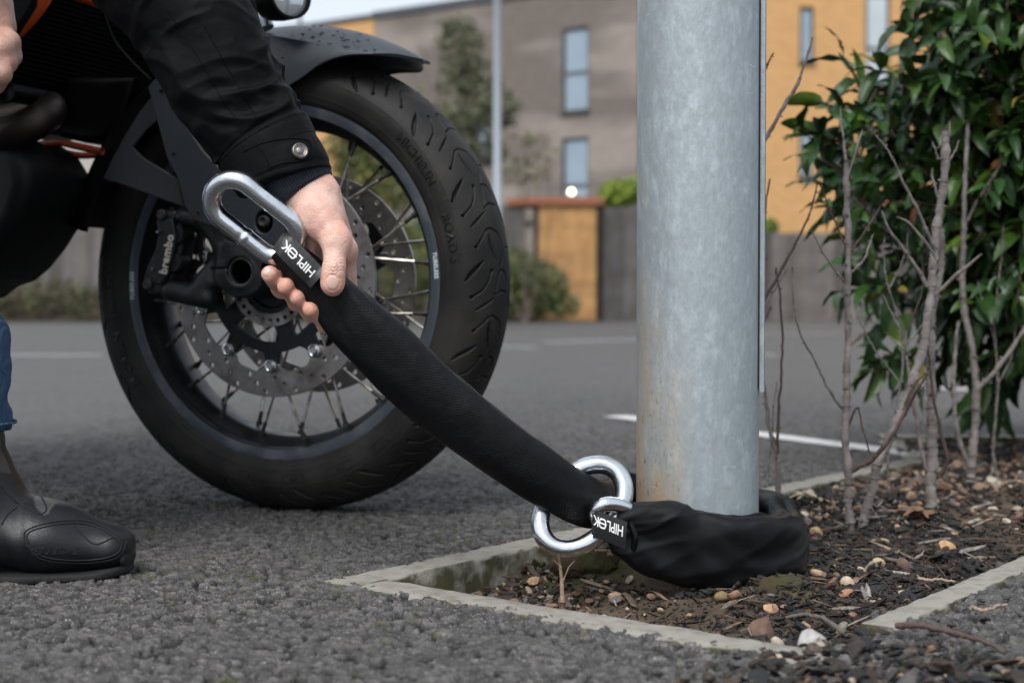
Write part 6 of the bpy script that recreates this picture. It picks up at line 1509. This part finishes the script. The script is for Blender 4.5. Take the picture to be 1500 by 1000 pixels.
plant((1262, 775, 1.93), 'leaning pale grey stem forking upward, second from the column', [
    ('stem', [(1262, 782, 1.93), (1268, 750, 1.93), (1280, 715, 1.93), (1286, 680, 1.93), (1300, 650, 1.94), (1318, 610, 1.95), (1338, 560, 1.96), (1356, 510, 1.97), (1366, 455, 1.98), (1369, 400, 1.99), (1374, 330, 2.0), (1382, 260, 2.0), (1384, 188, 2.0)], .0085, .0072, 0),
    ('branch', [(1371, 432, 1.98), (1395, 410, 1.97), (1420, 388, 1.96), (1438, 372, 1.95)], .0040, .0024, 0),
    ('branch', [(1358, 420, 1.98), (1350, 405, 1.98), (1325, 365, 1.97), (1305, 335, 1.96), (1291, 308, 1.96)], .0040, .0018, 0),
    ('branch', [(1374, 380, 1.98), (1352, 350, 1.97), (1330, 325, 1.97), (1313, 318, 1.97)], .0030, .0013, 0),
    ('branch', [(1373, 375, 2.0), (1350, 320, 1.98), (1322, 262, 1.97), (1302, 222, 1.97), (1280, 195, 1.97)], .0036, .0012, 0),
    ('branch', [(1378, 300, 2.0), (1368, 262, 2.0), (1366, 246, 2.0)], .0030, .0016, 0), ('branch', [(1380, 235, 2.0), (1388, 205, 2.0), (1391, 176, 2.0)], .0032, .0014, 0),
    ('branch', [(1382, 250, 2.0), (1395, 228, 2.0), (1405, 205, 2.0)], .0024, .0011, 0), ('branch', [(1375, 233, 2.0), (1370, 215, 2.0), (1366, 207, 2.0)], .0020, .0013, 0),
    ('branch', [(1322, 602, 1.95), (1340, 560, 1.95), (1356, 546, 1.95)], .0030, .0016, 1)])
plant((1366, 752, 2.02), 'pale silvery stem with a dark upper branch, left of the leafy shrub', [
    ('stem', [(1366, 758, 2.02), (1364, 720, 2.02), (1367, 670, 2.03), (1367, 610, 2.04), (1366, 550, 2.05), (1368, 500, 2.05), (1372, 440, 2.06), (1378, 390, 2.07), (1380, 330, 2.07)], .0110, .0055, 0),
    ('branch', [(1362, 700, 2.03), (1352, 655, 2.04), (1345, 610, 2.05), (1338, 560, 2.05), (1329, 515, 2.05), (1327, 480, 2.05)], .0052, .0022, 0),
    ('branch', [(1378, 700, 2.02), (1388, 670, 2.01), (1380, 640, 2.01), (1370, 590, 2.0), (1362, 540, 2.0), (1358, 505, 2.0)], .0038, .0020, 1),
    ('branch', [(1329, 500, 2.05), (1310, 465, 2.05), (1292, 430, 2.05)], .0022, .0012, 0), ('branch', [(1332, 520, 2.05), (1315, 505, 2.04), (1297, 486, 2.04)], .0020, .0011, 0), ('branch', [(1330, 500, 2.05), (1345, 485, 2.05), (1353, 472, 2.05)], .0020, .0012, 0)])
plant((1422, 690, 2.35), 'stem with a strong side branch leaning right under the leafy shrub', [
    ('stem', [(1422, 700, 2.35), (1424, 670, 2.35), (1428, 630, 2.36), (1428, 580, 2.36), (1424, 520, 2.38), (1408, 430, 2.4), (1412, 300, 2.4), (1418, 180, 2.42)], .0095, .0040, 0),
    ('branch', [(1420, 690, 2.35), (1406, 650, 2.35), (1400, 600, 2.35), (1398, 540, 2.36), (1404, 470, 2.38)], .0058, .0030, 0),
    ('branch', [(1430, 570, 2.36), (1455, 545, 2.36), (1480, 512, 2.36), (1505, 475, 2.36)], .0062, .0040, 0),
    ('branch', [(1412, 330, 2.4), (1430, 300, 2.4), (1452, 262, 2.4), (1468, 238, 2.4)], .0034, .0018, 0)])
plant((1138, 720, 1.98), 'thin knotty bare stems rising close behind the right side of the column', [
    ('stem', [(1140, 722, 1.98), (1136, 670, 1.98), (1128, 640, 1.98), (1122, 600, 1.98), (1118, 560, 1.98)], .0048, .0030, 0),
    ('stem', [(1140, 722, 1.98), (1139, 640, 1.98), (1144, 560, 1.98), (1146, 500, 1.98), (1143, 430, 1.98), (1137, 392, 1.98)], .0030, .0016, 1),
    ('stem', [(1124, 700, 1.99), (1132, 620, 1.99), (1138, 560, 1.99)], .0016, .0010, 0),
    ('branch', [(1117, 442, 1.96), (1135, 415, 1.96), (1160, 372, 1.96), (1180, 335, 1.96), (1192, 300, 1.96), (1197, 268, 1.96)], .0034, .0012, 1),
    ('branch', [(1118, 455, 1.97), (1135, 430, 1.97), (1148, 405, 1.97), (1152, 395, 1.97)], .0018, .0010, 0),
    ('branch', [(1112, 215, 1.95), (1130, 188, 1.95), (1150, 150, 1.95), (1172, 112, 1.95), (1183, 80, 1.95), (1190, 55, 1.95)], .0046, .0018, 0),
    ('branch', [(1116, 125, 1.95), (1125, 100, 1.95), (1133, 78, 1.95)], .0030, .0012, 1), ('branch', [(1118, 400, 1.95), (1121, 330, 1.95), (1128, 262, 1.95)], .0028, .0014, 1),
    ('branch', [(1118, 475, 1.95), (1124, 462, 1.95), (1130, 448, 1.95)], .0018, .0009, 1)])
plant((1300, 712, 2.12), 'cluster of thin pale twiglets between the two tallest bare stems', [
    ('stem', [(1302, 716, 2.12), (1300, 660, 2.12), (1312, 600, 2.12), (1322, 540, 2.13), (1318, 470, 2.13), (1300, 400, 2.13), (1296, 345, 2.13)], .0030, .0012, 0),
    ('branch', [(1318, 560, 2.12), (1290, 520, 2.12), (1262, 470, 2.12), (1250, 440, 2.12)], .0018, .0009, 0),
    ('branch', [(1320, 500, 2.13), (1342, 455, 2.13), (1352, 410, 2.13), (1348, 370, 2.13)], .0020, .0009, 1),
    ('branch', [(1306, 630, 2.12), (1330, 600, 2.12), (1346, 560, 2.12)], .0018, .0009, 1),
    ('branch', [(1304, 420, 2.13), (1322, 380, 2.13), (1330, 340, 2.13)], .0014, .0008, 0)])
plant((1462, 700, 2.4), 'thin forked bare stem beside the leaning side branch at the right', [
    ('stem', [(1462, 706, 2.4), (1458, 640, 2.4), (1464, 560, 2.4), (1456, 480, 2.4), (1462, 400, 2.4), (1470, 330, 2.4)], .0034, .0014, 0),
    ('branch', [(1458, 500, 2.4), (1440, 450, 2.4), (1432, 410, 2.4)], .0018, .0009, 0),
    ('branch', [(1463, 560, 2.4), (1482, 520, 2.4), (1490, 470, 2.4)], .0018, .0009, 0)])

# leafy evergreen shrub
base = vec(1.10, 2.92, 0); shrub = empty('laurel_shrub', base, label='large glossy dark green leafy shrub filling the right edge', cat='shrub')
EC, ER = vec(1.075, 2.74, .60), vec(.435, .42, .53)
M_leaf = mk('glossy_leaf', (1, 1, 1), .38, spec=.42, tint=True, col2=(.70, .74, .62), nscale=30, bump=[('noise', 60, .002)])
# leaf template: 3 x 7 grid, V fold and droop
def leafgrid(L, wd, droop, fold, curl):
    t = np.linspace(0, 1, 8); ws = wd*np.sin(np.pi*np.clip(t, 0, 1)**.85)**.75*(1-.25*t); ws[0] = wd*.05; ws[-1] = 0
    th = droop*t; x = np.cumsum(np.r_[0, np.cos(th[1:])])*L/7; z = -np.cumsum(np.r_[0, np.sin(th[1:])])*L/7
    V = []
    for i in range(8):
        for s in (-1, -.5, 0, .5, 1): V.append([x[i], s*ws[i], z[i]+abs(s)*ws[i]*fold+curl*.003*math.sin(i*2.1+s*2)])
    return np.array(V)
LF = gridfaces(8, 5, False)
LV = []; LT = []; stemsB = MB(); nl = 0
def add_leaf(p, d, up, L, tint, rs):
    global nl
    d = d/np.linalg.norm(d); s = np.cross(up, d); s /= np.linalg.norm(s)+1e-9; u = np.cross(d, s)
    roll = rs.normal(0, .35); s, u = s*math.cos(roll)+u*math.sin(roll), u*math.cos(roll)-s*math.sin(roll)
    V = leafgrid(L, L*rs.uniform(.15, .20), rs.uniform(.5, 1.5), rs.uniform(.25, .7), rs.uniform(-1, 1)); LV.append(p+V[:, :1]*d+V[:, 1:2]*s+V[:, 2:]*u)
    LT.append(np.tile(tint, (40, 1))); nl += 1
rs = np.random.default_rng(11)
LC = [(.032, .085, .014), (.024, .062, .016), (.055, .118, .018), (.030, .072, .024), (.100, .165, .022), (.016, .042, .012)]
def shoot_(p0, d, n, L0, light=0):
    d = d/np.linalg.norm(d); Ls = .0125*n; c = cr([p0, p0+d*Ls*.5+vec(0, 0, .01), p0+d*Ls+vec(0, 0, .0)], 8); stemsB.tube(c, np.linspace(.0030, .0014, 8), 6)
    for i in range(n):
        t = (i+.6)/n; q = p0+(c[min(7, int(t*7))]-p0)+d*0; tip = t > .8
        a = i*2.4+rs.normal(0, .3); s = np.cross(d, vec(0, 0, 1)); s /= np.linalg.norm(s)+1e-6; u = np.cross(s, d)
        ld = d*(.55+.5*t)+(s*math.cos(a)+u*math.sin(a))*.9+vec(0, 0, -.12)
        ct = np.array(LC[rs.choice(len(LC), p=[.26, .24, .18, .14, .06+light*.0, .12])])*rs.uniform(.75, 1.25)
        if (tip and rs.random() < .08): ct = np.array((.06, .10, .02))
        if rs.random() < .02: ct = np.array(((.22, .17, .03), (.16, .07, .03))[rs.integers(2)])
        add_leaf(q, ld, vec(0, 0, 1)+rs.normal(0, .3, 3), L0*rs.uniform(.60, 1.28)*(1-.3*(t > .9)), ct, rs)
for i in range(1200):
    d = rs.normal(size=3); d /= np.linalg.norm(d)
    if d[1] > .45 and rs.random() < .6: d[1] *= -1
    f = rs.uniform(.25, .90); p0 = EC+d*ER*f
    if p0[2] < .14: continue
    if p0[2] < .20 and p0[0] < 1.0: continue
    dd_ = d*vec(1, 1, .7)+rs.normal(0, .35, 3)+vec(0, 0, .12); n_l = int(rs.integers(8, 14)); tip_ = p0+dd_/np.linalg.norm(dd_)*(.0125*n_l+.035)
    if tip_[0]*2.6/tip_[1] < np.interp(tip_[2], [.10, .23, .33, .44, .53, .60, .69, .77, .95], [.70, .645, .595, .545, .515, .535, .59, .67, .69]): continue
    shoot_(p0, dd_, n_l, .072)
# sprays that reach out to the left
for (a, b, n0) in (((1262, 135, 2.5), (1218, 60, 2.45), 7), ((1250, 235, 2.5), (1160, 180, 2.45), 11), ((1270, 300, 2.5), (1178, 262, 2.45), 9), ((1300, 420, 2.6), (1222, 432, 2.5), 8), ((1335, 70, 2.6), (1325, 20, 2.5), 8),
                   ((1320, 520, 2.6), (1262, 545, 2.5), 9), ((1350, 510, 2.6), (1300, 580, 2.5), 9), ((1290, 370, 2.6), (1215, 345, 2.5), 10), ((1480, 560, 2.7), (1450, 620, 2.65), 9), ((1340, 460, 2.5), (1275, 490, 2.45), 10), ((1310, 200, 2.5), (1240, 150, 2.42), 10),
                   ((1330, 130, 2.5), (1290, 110, 2.45), 9), ((1270, 190, 2.45), (1215, 160, 2.4), 10), ((1260, 280, 2.45), (1195, 235, 2.4), 11), ((1270, 340, 2.45), (1210, 300, 2.4), 10), ((1330, 430, 2.4), (1270, 430, 2.4), 10), ((1340, 540, 2.5), (1290, 545, 2.45), 9), ((1240, 210, 2.5), (1170, 215, 2.45), 8), ((1300, 340, 2.4), (1250, 300, 2.4), 10)):
    pa_, pb_ = P(*a), P(*b); shoot_(pa_, pb_-pa_, n0, .078)
mesh('foliage', np.vstack(LV), (LF[None]+40*np.arange(nl)[:, None, None]).reshape(-1, 4), M_leaf, shrub, tint=np.vstack(LT))
stemsB.build('twigs', M_twigd, shrub)
for i, (tx, ty, tz) in enumerate([(.86, 2.6, .55), (1.0, 2.7, .85), (1.25, 2.75, .8), (.95, 2.85, .45), (1.3, 2.9, .55), (1.1, 2.6, 1.0)]):
    mb = MB(); mb.tube(cr([base+vec(0, 0, -.04), base+vec(.01*i-.03, 0, .12), (base+vec(tx, ty, tz))/2+vec(0, 0, .06), (tx, ty, tz)], 20), np.linspace(.015, .005, 20), 10); mb.build('trunk', M_twigd, shrub)
# dead leaf / dry flower tufts in the bed
for (px, py, Y, lab) in ((1352, 735, 1.97, 'curled dry brown leaf clump at the foot of the silvery stem'), (1196, 700, 2.12, 'small pale curled dry weed behind the fabric loop')):
    b = P(px, py+20, Y); b[2] = soil_height(np.array([b[0]]), np.array([b[1]]))[0]; mb = MB(); rs2 = np.random.default_rng(int(px))
    for i in range(14):
        a = rs2.uniform(0, 6.28); h = rs2.uniform(.02, .055); V = leafgrid(h, h*.16, 1.6, .5, 1); d = vec(math.cos(a)*.4, math.sin(a)*.4, 1); d /= np.linalg.norm(d); s = np.cross(vec(0, 0, 1), d); s /= np.linalg.norm(s); u = np.cross(d, s)
        mb.add(b+V[:, :1]*d+V[:, 1:2]*s+V[:, 2:]*u+rs2.normal(0, .004, 3)*[1, 1, 0], LF, 0)
    o = mb.build('dry_weed', mk('dry_leaf', (.20, .11, .06) if px > 1300 else (.36, .29, .20), .8), base=b); tag(o, lab, 'dry weed')
# moss cushions
for (x, y, z, rx, ry, rz, lab) in ((.290, 1.500, -.010, .034, .022, .016, 'mossy clod under the right end of the fabric loop'), (.082, 1.600, .000, .040, .022, .016, 'green moss cushion behind the noose ring'), (.018, 1.70, -.018, .05, .012, .012, 'thin moss growing along the inner face of the far left edging')):
    V, F = nets(lambda Q: ell(Q, vec(0, 0, 0), (rx, ry, rz))+.0030*vnoise(Q, 130, 2)+.0018*vnoise(Q, 420, 3)+.004*vnoise(Q, 40, 5), vec(-rx-.01, -ry-.01, -rz-.01), vec(rx+.01, ry+.01, rz+.012), .0016)
    g_ = np.clip(.5+1.2*vnoise(V, 45, 9), 0, 1)[:, None]; o = mesh('moss', V, F, mk('moss', (1, 1, 1), .95, tint=True, bump=[('noise', 900, .002)]), tint=g_*vec(.045, .055, .010)+(1-g_)*vec(.055, .035, .018)); o.location = (x, y, z)
    if x < .05: o.rotation_euler = (0, 0, math.atan2(u_[1], u_[0]))
    tag(o, lab, 'moss')
